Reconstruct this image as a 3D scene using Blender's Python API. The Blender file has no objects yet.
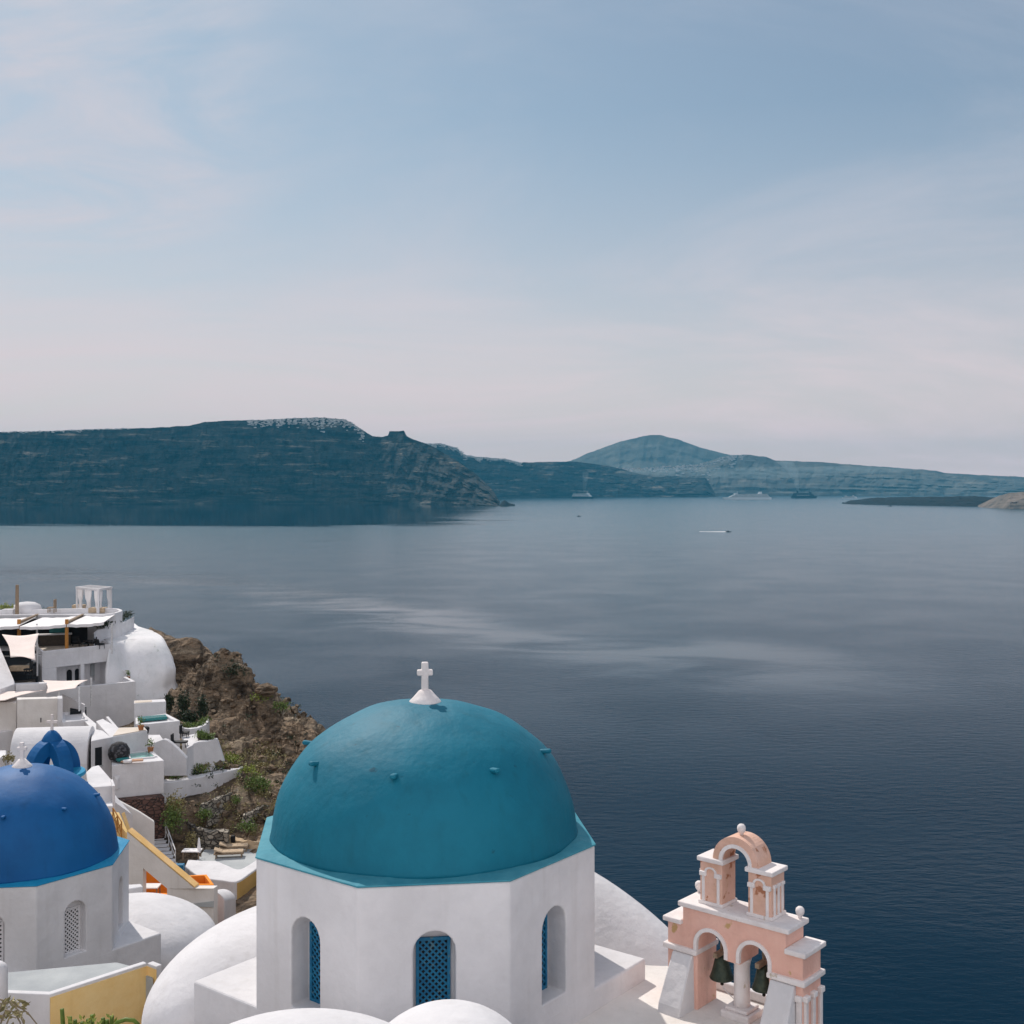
import bpy, bmesh, math, random
import numpy as np
from mathutils import Vector, Matrix, noise as mnoise
R = math.radians
rnd = random.Random(11)
scene = bpy.context.scene
col = scene.collection

# ---------------------------------------------------------------- camera model
H, F, CX, CY = 90.0, 1195.0, 512.0, 486.0      # camera height above the sea, focal length in pixels, principal point


def P(px, py, d):
    """world point seen at pixel (px, py) at distance d"""
    return Vector(((px - CX) / F * d, d, H - (py - CY) / F * d))


def D(px, py, drop):
    """world point seen at pixel (px, py) lying `drop` metres below the camera"""
    return P(px, py, drop * F / (py - CY))


# ---------------------------------------------------------------- materials
def nodes_of(name):
    m = bpy.data.materials.new(name)
    m.use_nodes = True
    nt = m.node_tree
    return m, nt, nt.nodes, nt.links, nt.nodes['Principled BSDF']


def plaster(name, c1, c2, scale=0.6, rough=0.85, bump=0.25, bscale=9.0, spots=None, streak=0.0):
    m, nt, N, L, b = nodes_of(name)
    tc = N.new('ShaderNodeTexCoord')
    geo = N.new('ShaderNodeNewGeometry')
    n1 = N.new('ShaderNodeTexNoise'); n1.inputs['Scale'].default_value = scale; n1.inputs['Detail'].default_value = 8
    n1.inputs['Roughness'].default_value = 0.65
    L.new(geo.outputs['Position'], n1.inputs['Vector'])
    r1 = N.new('ShaderNodeValToRGB')
    r1.color_ramp.elements[0].position = 0.38; r1.color_ramp.elements[0].color = (*c1, 1)
    r1.color_ramp.elements[1].position = 0.62; r1.color_ramp.elements[1].color = (*c2, 1)
    L.new(n1.outputs['Fac'], r1.inputs['Fac'])
    out = r1.outputs['Color']
    if streak:
        mp = N.new('ShaderNodeMapping'); mp.inputs['Scale'].default_value = (2.6, 2.6, 0.22)
        L.new(geo.outputs['Position'], mp.inputs['Vector'])
        n4 = N.new('ShaderNodeTexNoise'); n4.inputs['Scale'].default_value = 1.3; n4.inputs['Detail'].default_value = 6
        L.new(mp.outputs['Vector'], n4.inputs['Vector'])
        r4 = N.new('ShaderNodeValToRGB')
        r4.color_ramp.elements[0].position = 0.56; r4.color_ramp.elements[0].color = (1, 1, 1, 1)
        r4.color_ramp.elements[1].position = 0.8; r4.color_ramp.elements[1].color = (1 - streak, 1 - streak * 1.1, 1 - streak * 1.25, 1)
        L.new(n4.outputs['Fac'], r4.inputs['Fac'])
        mx = N.new('ShaderNodeMix'); mx.data_type = 'RGBA'; mx.blend_type = 'MULTIPLY'; mx.inputs['Factor'].default_value = 1
        L.new(out, mx.inputs['A']); L.new(r4.outputs['Color'], mx.inputs['B'])
        out = mx.outputs['Result']
    if spots:
        n3 = N.new('ShaderNodeTexNoise'); n3.inputs['Scale'].default_value = spots[1]; n3.inputs['Detail'].default_value = 5
        L.new(geo.outputs['Position'], n3.inputs['Vector'])
        r3 = N.new('ShaderNodeValToRGB')
        r3.color_ramp.elements[0].position = spots[2]; r3.color_ramp.elements[0].color = (0, 0, 0, 1)
        r3.color_ramp.elements[1].position = spots[2] + 0.05; r3.color_ramp.elements[1].color = (1, 1, 1, 1)
        L.new(n3.outputs['Fac'], r3.inputs['Fac'])
        mx = N.new('ShaderNodeMix'); mx.data_type = 'RGBA'
        L.new(r3.outputs['Color'], mx.inputs['Factor']); L.new(out, mx.inputs['A']); mx.inputs['B'].default_value = (*spots[0], 1)
        out = mx.outputs['Result']
    L.new(out, b.inputs['Base Color'])
    b.inputs['Roughness'].default_value = rough
    b.inputs['Specular IOR Level'].default_value = 0.25
    n2 = N.new('ShaderNodeTexNoise'); n2.inputs['Scale'].default_value = bscale; n2.inputs['Detail'].default_value = 4
    L.new(geo.outputs['Position'], n2.inputs['Vector'])
    n5 = N.new('ShaderNodeTexNoise'); n5.inputs['Scale'].default_value = bscale * 0.17; n5.inputs['Detail'].default_value = 2
    L.new(geo.outputs['Position'], n5.inputs['Vector'])
    ad = N.new('ShaderNodeMath'); ad.operation = 'MULTIPLY_ADD'; ad.inputs[1].default_value = 3.0
    L.new(n5.outputs['Fac'], ad.inputs[0]); L.new(n2.outputs['Fac'], ad.inputs[2])
    bp = N.new('ShaderNodeBump'); bp.inputs['Strength'].default_value = bump; bp.inputs['Distance'].default_value = 0.05
    L.new(ad.outputs[0], bp.inputs['Height']); L.new(bp.outputs['Normal'], b.inputs['Normal'])
    return m


def plain(name, c, rough=0.6, metal=0.0, var=0.25, scale=6.0):
    d = tuple(x * (1 - var) for x in c)
    m = plaster(name, d, c, scale=scale, rough=rough, bump=0.1)
    m.node_tree.nodes['Principled BSDF'].inputs['Metallic'].default_value = metal
    return m


def stone_mat(name, c1, c2, mortar, scale=2.2):
    m, nt, N, L, b = nodes_of(name)
    geo = N.new('ShaderNodeNewGeometry')
    mp = N.new('ShaderNodeMapping'); mp.inputs['Scale'].default_value = (1, 1, 1.7)
    L.new(geo.outputs['Position'], mp.inputs['Vector'])
    v = N.new('ShaderNodeTexVoronoi'); v.inputs['Scale'].default_value = scale
    ve = N.new('ShaderNodeTexVoronoi'); ve.feature = 'DISTANCE_TO_EDGE'; ve.inputs['Scale'].default_value = scale
    L.new(mp.outputs['Vector'], v.inputs['Vector']); L.new(mp.outputs['Vector'], ve.inputs['Vector'])
    sep = N.new('ShaderNodeSeparateColor'); L.new(v.outputs['Color'], sep.inputs['Color'])
    r = N.new('ShaderNodeValToRGB')
    r.color_ramp.elements[0].color = (*c1, 1); r.color_ramp.elements[1].color = (*c2, 1)
    L.new(sep.outputs[0], r.inputs['Fac'])
    re = N.new('ShaderNodeValToRGB')
    re.color_ramp.elements[0].position = 0.03; re.color_ramp.elements[1].position = 0.1
    L.new(ve.outputs['Distance'], re.inputs['Fac'])
    mx = N.new('ShaderNodeMix'); mx.data_type = 'RGBA'
    L.new(re.outputs['Color'], mx.inputs['Factor']); mx.inputs['A'].default_value = (*mortar, 1); L.new(r.outputs['Color'], mx.inputs['B'])
    L.new(mx.outputs['Result'], b.inputs['Base Color'])
    b.inputs['Roughness'].default_value = 0.95
    bp = N.new('ShaderNodeBump'); bp.inputs['Strength'].default_value = 0.8; bp.inputs['Distance'].default_value = 0.15
    L.new(re.outputs['Color'], bp.inputs['Height']); L.new(bp.outputs['Normal'], b.inputs['Normal'])
    return m


def rock_mat(name, stops, scale=0.25, bump=0.8, bdist=0.4, strata=0.0, detail=10):
    m, nt, N, L, b = nodes_of(name)
    geo = N.new('ShaderNodeNewGeometry')
    mp = N.new('ShaderNodeMapping'); mp.inputs['Scale'].default_value = (1, 1, 1 + strata)
    L.new(geo.outputs['Position'], mp.inputs['Vector'])
    n = N.new('ShaderNodeTexNoise'); n.inputs['Scale'].default_value = scale; n.inputs['Detail'].default_value = detail
    n.inputs['Roughness'].default_value = 0.68
    L.new(mp.outputs['Vector'], n.inputs['Vector'])
    r = N.new('ShaderNodeValToRGB')
    el = r.color_ramp.elements
    el[0].position, el[0].color = stops[0][0], (*stops[0][1], 1)
    el[1].position, el[1].color = stops[-1][0], (*stops[-1][1], 1)
    for p, c in stops[1:-1]:
        e = el.new(p); e.color = (*c, 1)
    L.new(n.outputs['Fac'], r.inputs['Fac'])
    L.new(r.outputs['Color'], b.inputs['Base Color'])
    b.inputs['Roughness'].default_value = 0.95; b.inputs['Specular IOR Level'].default_value = 0.15
    n2 = N.new('ShaderNodeTexNoise'); n2.inputs['Scale'].default_value = scale * 5; n2.inputs['Detail'].default_value = 8
    L.new(mp.outputs['Vector'], n2.inputs['Vector'])
    bp = N.new('ShaderNodeBump'); bp.inputs['Strength'].default_value = bump; bp.inputs['Distance'].default_value = bdist
    L.new(n2.outputs['Fac'], bp.inputs['Height']); L.new(bp.outputs['Normal'], b.inputs['Normal'])
    return m


def leaf_mat(name, c1, c2):
    m, nt, N, L, b = nodes_of(name)
    g = N.new('ShaderNodeNewGeometry')
    r = N.new('ShaderNodeValToRGB')
    r.color_ramp.elements[0].color = (*c1, 1); r.color_ramp.elements[1].color = (*c2, 1)
    L.new(g.outputs['Random Per Island'], r.inputs['Fac'])
    L.new(r.outputs['Color'], b.inputs['Base Color'])
    b.inputs['Roughness'].default_value = 0.6
    return m


M = {}
M['white'] = plaster('white_plaster', (.63, .615, .622), (.725, .708, .715), scale=.55, bump=.34, bscale=6, streak=.09)
M['white_old'] = plaster('weathered_white_plaster', (.70, .70, .70), (.83, .81, .81), scale=.35, bump=.5, bscale=3, spots=((.48, .50, .47), .8, .66), streak=.14)
M['beige'] = plaster('warm_white_plaster', (.70, .66, .62), (.78, .74, .70), scale=.6, bump=.25, streak=.08)
M['cream'] = plaster('cream_floor', (.62, .54, .45), (.70, .62, .54), scale=.8, bump=.2)
M['grey'] = plaster('grey_cement_floor', (.36, .38, .39), (.46, .48, .48), scale=.5, bump=.2)
M['yellow'] = plaster('ochre_plaster', (.86, .58, .23), (.90, .66, .31), scale=.7, bump=.3, streak=.1)
M['ochre'] = plaster('dull_ochre_plaster', (.56, .36, .12), (.64, .42, .15), scale=.7, bump=.3)
M['yellow_trim'] = plaster('yellow_coping_paint', (.74, .46, .17), (.80, .53, .25), scale=1.5, bump=.2)
M['orange'] = plaster('orange_plaster', (.80, .24, .02), (.88, .31, .04), scale=.9, bump=.2)
M['teal'] = plaster('turquoise_dome_paint', (.001, .132, .200), (.002, .162, .240), scale=.55, rough=.64, bump=.26, bscale=7.0, streak=.14,
                    spots=((.004, .085, .13), 3.2, .70))
M['teal_light'] = plaster('pale_turquoise_ledge_paint', (.035, .225, .30), (.07, .29, .36), scale=1.2, rough=.7, bump=.5, bscale=5)
M['cobalt'] = plaster('cobalt_dome_paint', (.001, .085, .26), (.002, .112, .32), scale=.5, rough=.62, bump=.25, bscale=3.5, streak=.12)
M['cobalt_light'] = plaster('bright_blue_ledge_paint', (.01, .24, .44), (.02, .29, .50), scale=1.2, rough=.6, bump=.3)
M['blue_wood'] = plaster('blue_painted_wood', (.012, .13, .26), (.02, .19, .34), scale=4, rough=.5, bump=.2, spots=((.10, .20, .24), 9, .63))
M['pink'] = plaster('salmon_plaster', (.78, .455, .365), (.83, .52, .425), scale=1.2, bump=.4, bscale=9, spots=((.56, .36, .17), 3.2, .68), streak=.12)
M['pink_worn'] = plaster('worn_salmon_plaster', (.68, .42, .31), (.76, .49, .39), scale=1.6, bump=.5, bscale=8, spots=((.42, .18, .10), 4.5, .61), streak=.15)
M['trim'] = plaster('off_white_trim', (.74, .68, .66), (.83, .78, .76), scale=1.8, bump=.4, bscale=8, spots=((.55, .47, .38), 5, .68))
M['bronze'] = plaster('green_bronze', (.035, .05, .04), (.075, .09, .065), scale=7, rough=.45, bump=.2)
M['bronze'].node_tree.nodes['Principled BSDF'].inputs['Metallic'].default_value = .6
M['iron'] = plain('dark_iron', (.04, .035, .03), .6, .5)
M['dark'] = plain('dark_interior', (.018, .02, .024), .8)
M['black'] = plain('black_wicker', (.02, .02, .022), .7)
M['wicker'] = plaster('speckled_black_wicker', (.015, .015, .018), (.04, .04, .042), scale=3, rough=.8, bump=.4, spots=((.10, .10, .11), 5.5, .55))
M['town'] = plaster('sun_bleached_town_walls', (.24, .24, .24), (.58, .56, .54), scale=.09, bump=.05)
M['riser_shade'] = plaster('shade_toned_risers', (.16, .16, .16), (.24, .24, .23), scale=2, bump=.2)  # shade on the step risers, put into their colour
M['glass'] = plain('dark_window_glass', (.02, .04, .05), .15)
M['wood_orange'] = plain('varnished_orange_wood', (.50, .22, .05), .5)
M['wood'] = plain('weathered_wood', (.30, .22, .15), .8)
M['teak'] = plain('brown_timber_deck', (.09, .07, .055), .7)
M['cloth'] = plaster('pale_pink_canvas', (.80, .68, .62), (.86, .74, .68), scale=.9, bump=.15)
M['cloth_white'] = plaster('white_canvas', (.80, .77, .76), (.86, .83, .82), scale=.9, bump=.2)
M['cushion'] = plain('beige_cushion', (.55, .42, .29), .9)
M['poolwater'] = plain('pale_turquoise_pool_water', (.26, .52, .47), .08, var=.12, scale=2)
M['pooltile'] = plain('teal_pool_tile', (.03, .20, .20), .2)
M['stone'] = stone_mat('dry_stone', (.16, .14, .115), (.42, .37, .30), (.06, .05, .042))
M['stone_red'] = stone_mat('red_stone_base', (.09, .045, .035), (.20, .11, .085), (.045, .03, .025), 2.6)
M['kerb'] = plaster('sandy_kerb', (.52, .38, .24), (.62, .47, .31), scale=.9, bump=.4)
M['leaf'] = leaf_mat('green_leaves', (.05, .095, .015), (.18, .25, .05))
M['leaf_dark'] = leaf_mat('dark_green_leaves', (.008, .018, .008), (.03, .055, .018))
M['leaf_dry'] = leaf_mat('dry_straw_leaves', (.16, .14, .05), (.34, .28, .12))
M['leaf_lime'] = leaf_mat('yellow_green_leaves', (.14, .19, .02), (.33, .36, .06))
M['stem'] = plain('brown_stem', (.10, .07, .045), .9)
M['succulent'] = plain('succulent_skin', (.13, .20, .03), .5, var=.4, scale=14)
M['twig'] = plain('dry_twig', (.30, .24, .16), .9)
M['terracotta'] = plain('terracotta', (.42, .17, .07), .8)
M['steel'] = plain('white_steel', (.75, .74, .74), .4)
M['ship_white'] = plain('ship_white_paint', (.60, .61, .62), .5, var=.1)
M['ship_blue'] = plain('ship_navy_paint', (.012, .02, .03), .5)
M['ship_glass'] = plain('ship_dark_windows', (.02, .028, .035), .3)
M['foam'] = plain('white_sea_foam', (.85, .87, .88), .9)
M['skin'] = plain('tan_towel', (.62, .36, .24), .9)
M['rock'] = rock_mat('volcanic_rock', [(.32, (.035, .024, .017)), (.42, (.11, .082, .058)), (.49, (.27, .195, .13)), (.55, (.15, .115, .083)), (.62, (.32, .25, .175)), (.72, (.38, .33, .26))],
                     scale=.26, bump=1.0, bdist=.9, strata=1.3)
def add_cracks(m, scale, amount):
    """dark joints between the blocks of rock"""
    nt = m.node_tree; N = nt.nodes; L = nt.links; b = N['Principled BSDF']
    src = b.inputs['Base Color'].links[0].from_socket
    geo = N.new('ShaderNodeNewGeometry')
    nz = N.new('ShaderNodeTexNoise'); nz.inputs['Scale'].default_value = scale * .8; nz.inputs['Detail'].default_value = 4
    L.new(geo.outputs['Position'], nz.inputs['Vector'])
    ad = N.new('ShaderNodeVectorMath'); ad.operation = 'MULTIPLY_ADD'; ad.inputs[1].default_value = (6, 6, 4)
    L.new(nz.outputs['Color'], ad.inputs[0]); L.new(geo.outputs['Position'], ad.inputs[2])
    v = N.new('ShaderNodeTexVoronoi'); v.feature = 'DISTANCE_TO_EDGE'; v.inputs['Scale'].default_value = scale
    L.new(ad.outputs[0], v.inputs['Vector'])
    r = N.new('ShaderNodeValToRGB'); r.color_ramp.elements[0].color = (amount,) * 3 + (1,); r.color_ramp.elements[1].position = .06
    L.new(v.outputs['Distance'], r.inputs['Fac'])
    mx = N.new('ShaderNodeMix'); mx.data_type = 'RGBA'; mx.blend_type = 'MULTIPLY'; mx.inputs['Factor'].default_value = 1
    L.new(src, mx.inputs['A']); L.new(r.outputs['Color'], mx.inputs['B']); L.new(mx.outputs['Result'], b.inputs['Base Color'])
add_cracks(M['rock'], .21, .42)
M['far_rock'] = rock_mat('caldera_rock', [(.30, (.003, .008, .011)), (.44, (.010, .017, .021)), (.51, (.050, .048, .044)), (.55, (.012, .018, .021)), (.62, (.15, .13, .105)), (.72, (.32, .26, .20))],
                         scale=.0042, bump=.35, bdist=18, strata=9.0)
M['far_hill'] = rock_mat('dry_hill', [(.32, (.07, .075, .07)), (.55, (.12, .12, .105)), (.7, (.20, .19, .16))], scale=.003, bump=.5, bdist=20, strata=.5)
M['far_ridge'] = rock_mat('hazy_ridge_rock', [(.32, (.05, .055, .055)), (.52, (.10, .10, .092)), (.7, (.20, .18, .15))], scale=.0035, bump=.4, bdist=18, strata=5)
M['lava'] = rock_mat('dark_lava', [(.3, (.006, .008, .009)), (.7, (.022, .021, .02))], scale=.02, bump=.6, bdist=8)
M['pumice'] = rock_mat('pale_pumice', [(.3, (.03, .028, .026)), (.5, (.16, .13, .105)), (.7, (.27, .21, .17))], scale=.008, bump=.6, bdist=8)

for k_ in ('teal', 'cobalt'):
    M[k_].node_tree.nodes['Principled BSDF'].inputs['Specular IOR Level'].default_value = .3

# ---------------------------------------------------------------- geometry helper
ORG = {}


class MB:
    def __init__(s):
        s.bm = bmesh.new()

    def face(s, vs):
        try:
            return s.bm.faces.new(vs)
        except ValueError:
            return None

    def prism(s, top, zb, bottom=None):
        """closed prism: top polygon (world points), straight down to height zb (or to the polygon `bottom`)"""
        a = [s.bm.verts.new(p) for p in top]
        b = [s.bm.verts.new(p) for p in (bottom or [(p[0], p[1], zb) for p in top])]
        n = len(a)
        f = s.face(a)
        s.face(b[::-1])
        for i in range(n):
            j = (i + 1) % n
            s.face([a[i], b[i], b[j], a[j]])
        return f

    def extrude(s, poly, vec):
        vec = Vector(vec)
        return s.prism(poly, 0, [Vector(p) + vec for p in poly])

    def box(s, c, size, rz=0.0, mat=None):
        cx, cy, cz = c; sx, sy, sz = (v / 2 for v in size)
        m = Matrix.Translation((cx, cy, cz)) @ Matrix.Rotation(rz, 4, 'Z')
        if mat is not None:
            m = mat
        t = [m @ Vector((x, y, sz)) for x, y in ((-sx, -sy), (sx, -sy), (sx, sy), (-sx, sy))]
        b = [m @ Vector((x, y, -sz)) for x, y in ((-sx, -sy), (sx, -sy), (sx, sy), (-sx, sy))]
        s.prism(t, 0, b)
        return s

    def frame_box(s, o, u, v, w, ru, rv, rw):
        """box spanning ranges ru, rv, rw along the axes u, v, w from origin o"""
        pt = lambda a, b, c: o + u * a + v * b + w * c
        t = [pt(ru[0], rv[0], rw[1]), pt(ru[1], rv[0], rw[1]), pt(ru[1], rv[1], rw[1]), pt(ru[0], rv[1], rw[1])]
        b = [pt(ru[0], rv[0], rw[0]), pt(ru[1], rv[0], rw[0]), pt(ru[1], rv[1], rw[0]), pt(ru[0], rv[1], rw[0])]
        s.prism(t, 0, b)
        return s

    def tube(s, pts, r, n=8, r2=None, caps=True):
        pts = [Vector(p) for p in pts]
        rings = []
        up = Vector((0, 0, 1))
        k = len(pts)
        for i, p in enumerate(pts):
            t = (pts[min(i + 1, k - 1)] - pts[max(i - 1, 0)]).normalized()
            a = t.cross(up)
            if a.length < 1e-3:
                a = t.cross(Vector((1, 0, 0)))
            a.normalize(); b = t.cross(a)
            rr = r if r2 is None else r + (r2 - r) * i / max(1, k - 1)
            rings.append([s.bm.verts.new(p + (a * math.cos(q) + b * math.sin(q)) * rr) for q in (2 * math.pi * j / n for j in range(n))])
        for i in range(k - 1):
            for j in range(n):
                s.face([rings[i][j], rings[i][(j + 1) % n], rings[i + 1][(j + 1) % n], rings[i + 1][j]])
        if caps:
            s.face(rings[0][::-1]); s.face(rings[-1])
        return s

    def lathe(s, c, prof, n=24, jitter=0, seed=0):
        """prof = [(r, z)...] from bottom to top round the vertical axis through c"""
        c = Vector(c); rings = []
        for r, z in prof:
            if r < 1e-6:
                rings.append([s.bm.verts.new(c + Vector((0, 0, z)))])
                continue
            ring = []
            for j in range(n):
                q = 2 * math.pi * j / n
                p = Vector((r * math.cos(q), r * math.sin(q), z))
                if jitter:
                    p = p + p.normalized() * jitter * mnoise.noise(p * 1.3 + Vector((seed, 0, 0)))
                ring.append(s.bm.verts.new(c + p))
            rings.append(ring)
        for a, b in zip(rings, rings[1:]):
            for j in range(n):
                j2 = (j + 1) % n
                if len(a) == 1:
                    s.face([a[0], b[j2], b[j]])
                elif len(b) == 1:
                    s.face([a[j], a[j2], b[0]])
                else:
                    s.face([a[j], a[j2], b[j2], b[j]])
        if len(rings[0]) > 1:
            s.face(rings[0][::-1])
        if len(rings[-1]) > 1:
            s.face(rings[-1])
        return s

    def loft(s, rings, cap=True):
        vs = [[s.bm.verts.new(p) for p in r] for r in rings]
        n = len(vs[0])
        for a, b in zip(vs, vs[1:]):
            for j in range(n):
                s.face([a[j], a[(j + 1) % n], b[(j + 1) % n], b[j]])
        if cap:
            s.face(vs[0][::-1]); s.face(vs[-1])
        return s

    def grid(s, pts):
        vs = [[s.bm.verts.new(p) for p in r] for r in pts]
        for a, b in zip(vs, vs[1:]):
            for j in range(len(a) - 1):
                s.face([a[j], a[j + 1], b[j + 1], b[j]])
        return s

    def leaves(s, c, rad, n, size, rng, flat=0.0):
        """leaf-sized faces through an uneven ellipsoid volume"""
        c = Vector(c)
        for _ in range(n):
            while True:
                q = Vector((rng.uniform(-1, 1), rng.uniform(-1, 1), rng.uniform(-1, 1)))
                if .15 < q.length < 1:
                    break
            lump = .72 + .5 * mnoise.noise(Vector(q) * 2.1 + c)
            p = c + Vector((q.x * rad[0], q.y * rad[1], q.z * rad[2])) * lump * (0.6 + .4 * q.length)
            a = Vector((rng.gauss(0, 1), rng.gauss(0, 1), rng.gauss(0, 1) * (1 - flat))).normalized()
            b = a.orthogonal().normalized()
            if rng.random() < .5:
                b = a.cross(b)
            L = size * rng.uniform(.6, 1.4)
            w = L * rng.uniform(.3, .5)
            tip = p + a * L
            mid = p + a * L * .5 + a.cross(b) * L * .12
            v = [s.bm.verts.new(x) for x in (p, mid + b * w * .5, tip, mid - b * w * .5)]
            s.face(v)
        return s

    def build(s, name, mat, parent=None, bevel=0.0, smooth=False, seg=2, recalc=True, angle=35):
        if recalc:
            bmesh.ops.recalc_face_normals(s.bm, faces=s.bm.faces[:])
        vs = s.bm.verts
        if parent is not None:
            org = ORG[parent.name]
        else:
            vs.ensure_lookup_table()
            xs = [v.co.x for v in vs]; ys = [v.co.y for v in vs]; zs = [v.co.z for v in vs]
            org = Vector(((min(xs) + max(xs)) / 2, (min(ys) + max(ys)) / 2, min(zs)))
        for v in vs:
            v.co -= org
        me = bpy.data.meshes.new(name)
        s.bm.to_mesh(me); s.bm.free()
        if smooth:
            me.polygons.foreach_set('use_smooth', [True] * len(me.polygons))
        for m in (mat if isinstance(mat, (list, tuple)) else [mat]):
            me.materials.append(m)
        o = bpy.data.objects.new(name, me)
        col.objects.link(o)
        if parent is not None:
            o.parent = parent
        else:
            o.location = org
        ORG[o.name] = org
        if bevel:
            b = o.modifiers.new('bevel', 'BEVEL'); b.width = bevel; b.segments = seg; b.limit_method = 'ANGLE'; b.angle_limit = R(angle)
            b.harden_normals = False
        return o


def tag(o, label=None, cat=None, group=None, kind=None):
    if label: o['label'] = label
    if cat: o['category'] = cat
    if group: o['group'] = group
    if kind: o['kind'] = kind
    return o


def thing(name, label, cat, loc, group=None):
    o = bpy.data.objects.new(name, None)
    o.empty_display_size = .3
    col.objects.link(o)
    o.location = loc
    ORG[o.name] = Vector(loc)
    return tag(o, label, cat, group)


def copy_tree(o, parent=None):
    c = o.copy(); col.objects.link(c)
    if parent is not None:
        c.parent = parent
    for ch in list(o.children):
        copy_tree(ch, c)
    return c


def carve(o, cutters):
    """cut openings into a wall and keep the result as its mesh"""
    for c in cutters:
        m = o.modifiers.new('cut', 'BOOLEAN'); m.operation = 'DIFFERENCE'; m.object = c; m.solver = 'EXACT'
    bpy.context.view_layer.update()
    dg = bpy.context.evaluated_depsgraph_get()
    me = bpy.data.meshes.new_from_object(o.evaluated_get(dg))
    for m in list(o.modifiers):
        o.modifiers.remove(m)
    o.data = me
    for c in cutters:
        d = c.data
        bpy.data.objects.remove(c); bpy.data.meshes.remove(d)


def arch_poly(w, h, n=10):
    """arched outline in (u, z): width w, total height h, sitting on z = 0"""
    r = w / 2
    return [(-r, 0), (r, 0)] + [(r * math.cos(a), h - r + r * math.sin(a)) for a in (math.pi * i / n for i in range(n + 1))]


Z = Vector((0, 0, 1))


def polyshell(mb, top, zb, wall=.25, sink=.5):
    """building body whose roof lies `sink` below a parapet `wall` thick"""
    f = mb.prism(top, zb)
    bmesh.ops.recalc_face_normals(mb.bm, faces=mb.bm.faces[:])
    if wall:
        bmesh.ops.inset_region(mb.bm, faces=[f], thickness=wall, use_even_offset=True)
        bmesh.ops.inset_region(mb.bm, faces=[f], thickness=.02, use_even_offset=True)
        for v in f.verts:
            v.co.z -= sink
    return mb


def top_px(poly, drop):
    return [D(x, y, drop) for x, y in poly]


def quad_wall(mb, a, b, zb, thick, side=1):
    """straight wall between top points a and b down to zb, thickened sideways"""
    a, b = Vector(a), Vector(b)
    n = Vector((b.y - a.y, -(b.x - a.x), 0)).normalized() * thick * side
    mb.prism([a, b, b + n, a + n], zb)
    return mb
# ================================================================ sky, sun, haze
SUN_EL, SUN_AZ = R(47), R(-31)            # the sun stands ahead of the camera, 27 degrees to the left
sd = Vector((math.sin(SUN_AZ) * math.cos(SUN_EL), math.cos(SUN_AZ) * math.cos(SUN_EL), math.sin(SUN_EL)))
sl = bpy.data.lights.new('sun', 'SUN')
sl.energy = 3.15; sl.angle = R(.55); sl.color = (1.0, .93, .86)
so = bpy.data.objects.new('sun', sl); col.objects.link(so)
so.rotation_euler = (-sd).to_track_quat('-Z', 'Y').to_euler()
so.location = (0, 0, 300)

w = bpy.data.worlds.new('World'); scene.world = w; w.use_nodes = True
nt = w.node_tree; N = nt.nodes; L = nt.links
bg = N['Background']
sky = N.new('ShaderNodeTexSky'); sky.sky_type = 'NISHITA'; sky.sun_disc = False
sky.sun_elevation = SUN_EL; sky.sun_rotation = SUN_AZ
sky.air_density = 1.0; sky.dust_density = 1.2; sky.ozone_density = 1.4; sky.altitude = 50
tc = N.new('ShaderNodeTexCoord')
sep = N.new('ShaderNodeSeparateXYZ'); L.new(tc.outputs['Generated'], sep.inputs[0])
ad = N.new('ShaderNodeMath'); ad.operation = 'ADD'; ad.inputs[1].default_value = .22; L.new(sep.outputs['Z'], ad.inputs[0])
mxz = N.new('ShaderNodeMath'); mxz.operation = 'MAXIMUM'; mxz.inputs[1].default_value = .05; L.new(ad.outputs[0], mxz.inputs[0])
dv = N.new('ShaderNodeVectorMath'); dv.operation = 'DIVIDE'
cmb = N.new('ShaderNodeCombineXYZ')
for k in 'XYZ':
    L.new(mxz.outputs[0], cmb.inputs[k])
L.new(tc.outputs['Generated'], dv.inputs[0]); L.new(cmb.outputs[0], dv.inputs[1])
mp = N.new('ShaderNodeMapping'); mp.inputs['Location'].default_value = (-2.4, .6, 0); mp.inputs['Rotation'].default_value = (0, 0, R(15)); mp.inputs['Scale'].default_value = (.62, 1.0, 1)
L.new(dv.outputs[0], mp.inputs['Vector'])
c1 = N.new('ShaderNodeTexNoise'); c1.inputs['Scale'].default_value = 1.15; c1.inputs['Detail'].default_value = 9; c1.inputs['Roughness'].default_value = .62; c1.inputs['Distortion'].default_value = .7
L.new(mp.outputs[0], c1.inputs['Vector'])
cr = N.new('ShaderNodeValToRGB'); cr.color_ramp.interpolation = 'EASE'
cr.color_ramp.elements[0].position = .40; cr.color_ramp.elements[0].color = (0, 0, 0, 1)
cr.color_ramp.elements[1].position = .72; cr.color_ramp.elements[1].color = (1, 1, 1, 1)
L.new(c1.outputs['Fac'], cr.inputs['Fac'])
# thin high cloud: patchy overhead, an even veil towards the horizon
veil = N.new('ShaderNodeMapRange'); veil.inputs['From Min'].default_value = .0; veil.inputs['From Max'].default_value = .30
veil.inputs['To Min'].default_value = .88; veil.inputs['To Max'].default_value = .17
L.new(sep.outputs['Z'], veil.inputs['Value'])
mxf = N.new('ShaderNodeMath'); mxf.operation = 'MULTIPLY_ADD'; mxf.inputs[1].default_value = .28; mxf.use_clamp = True
L.new(cr.outputs['Color'], mxf.inputs[0]); L.new(veil.outputs[0], mxf.inputs[2])
SKY_STR = .074
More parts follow.
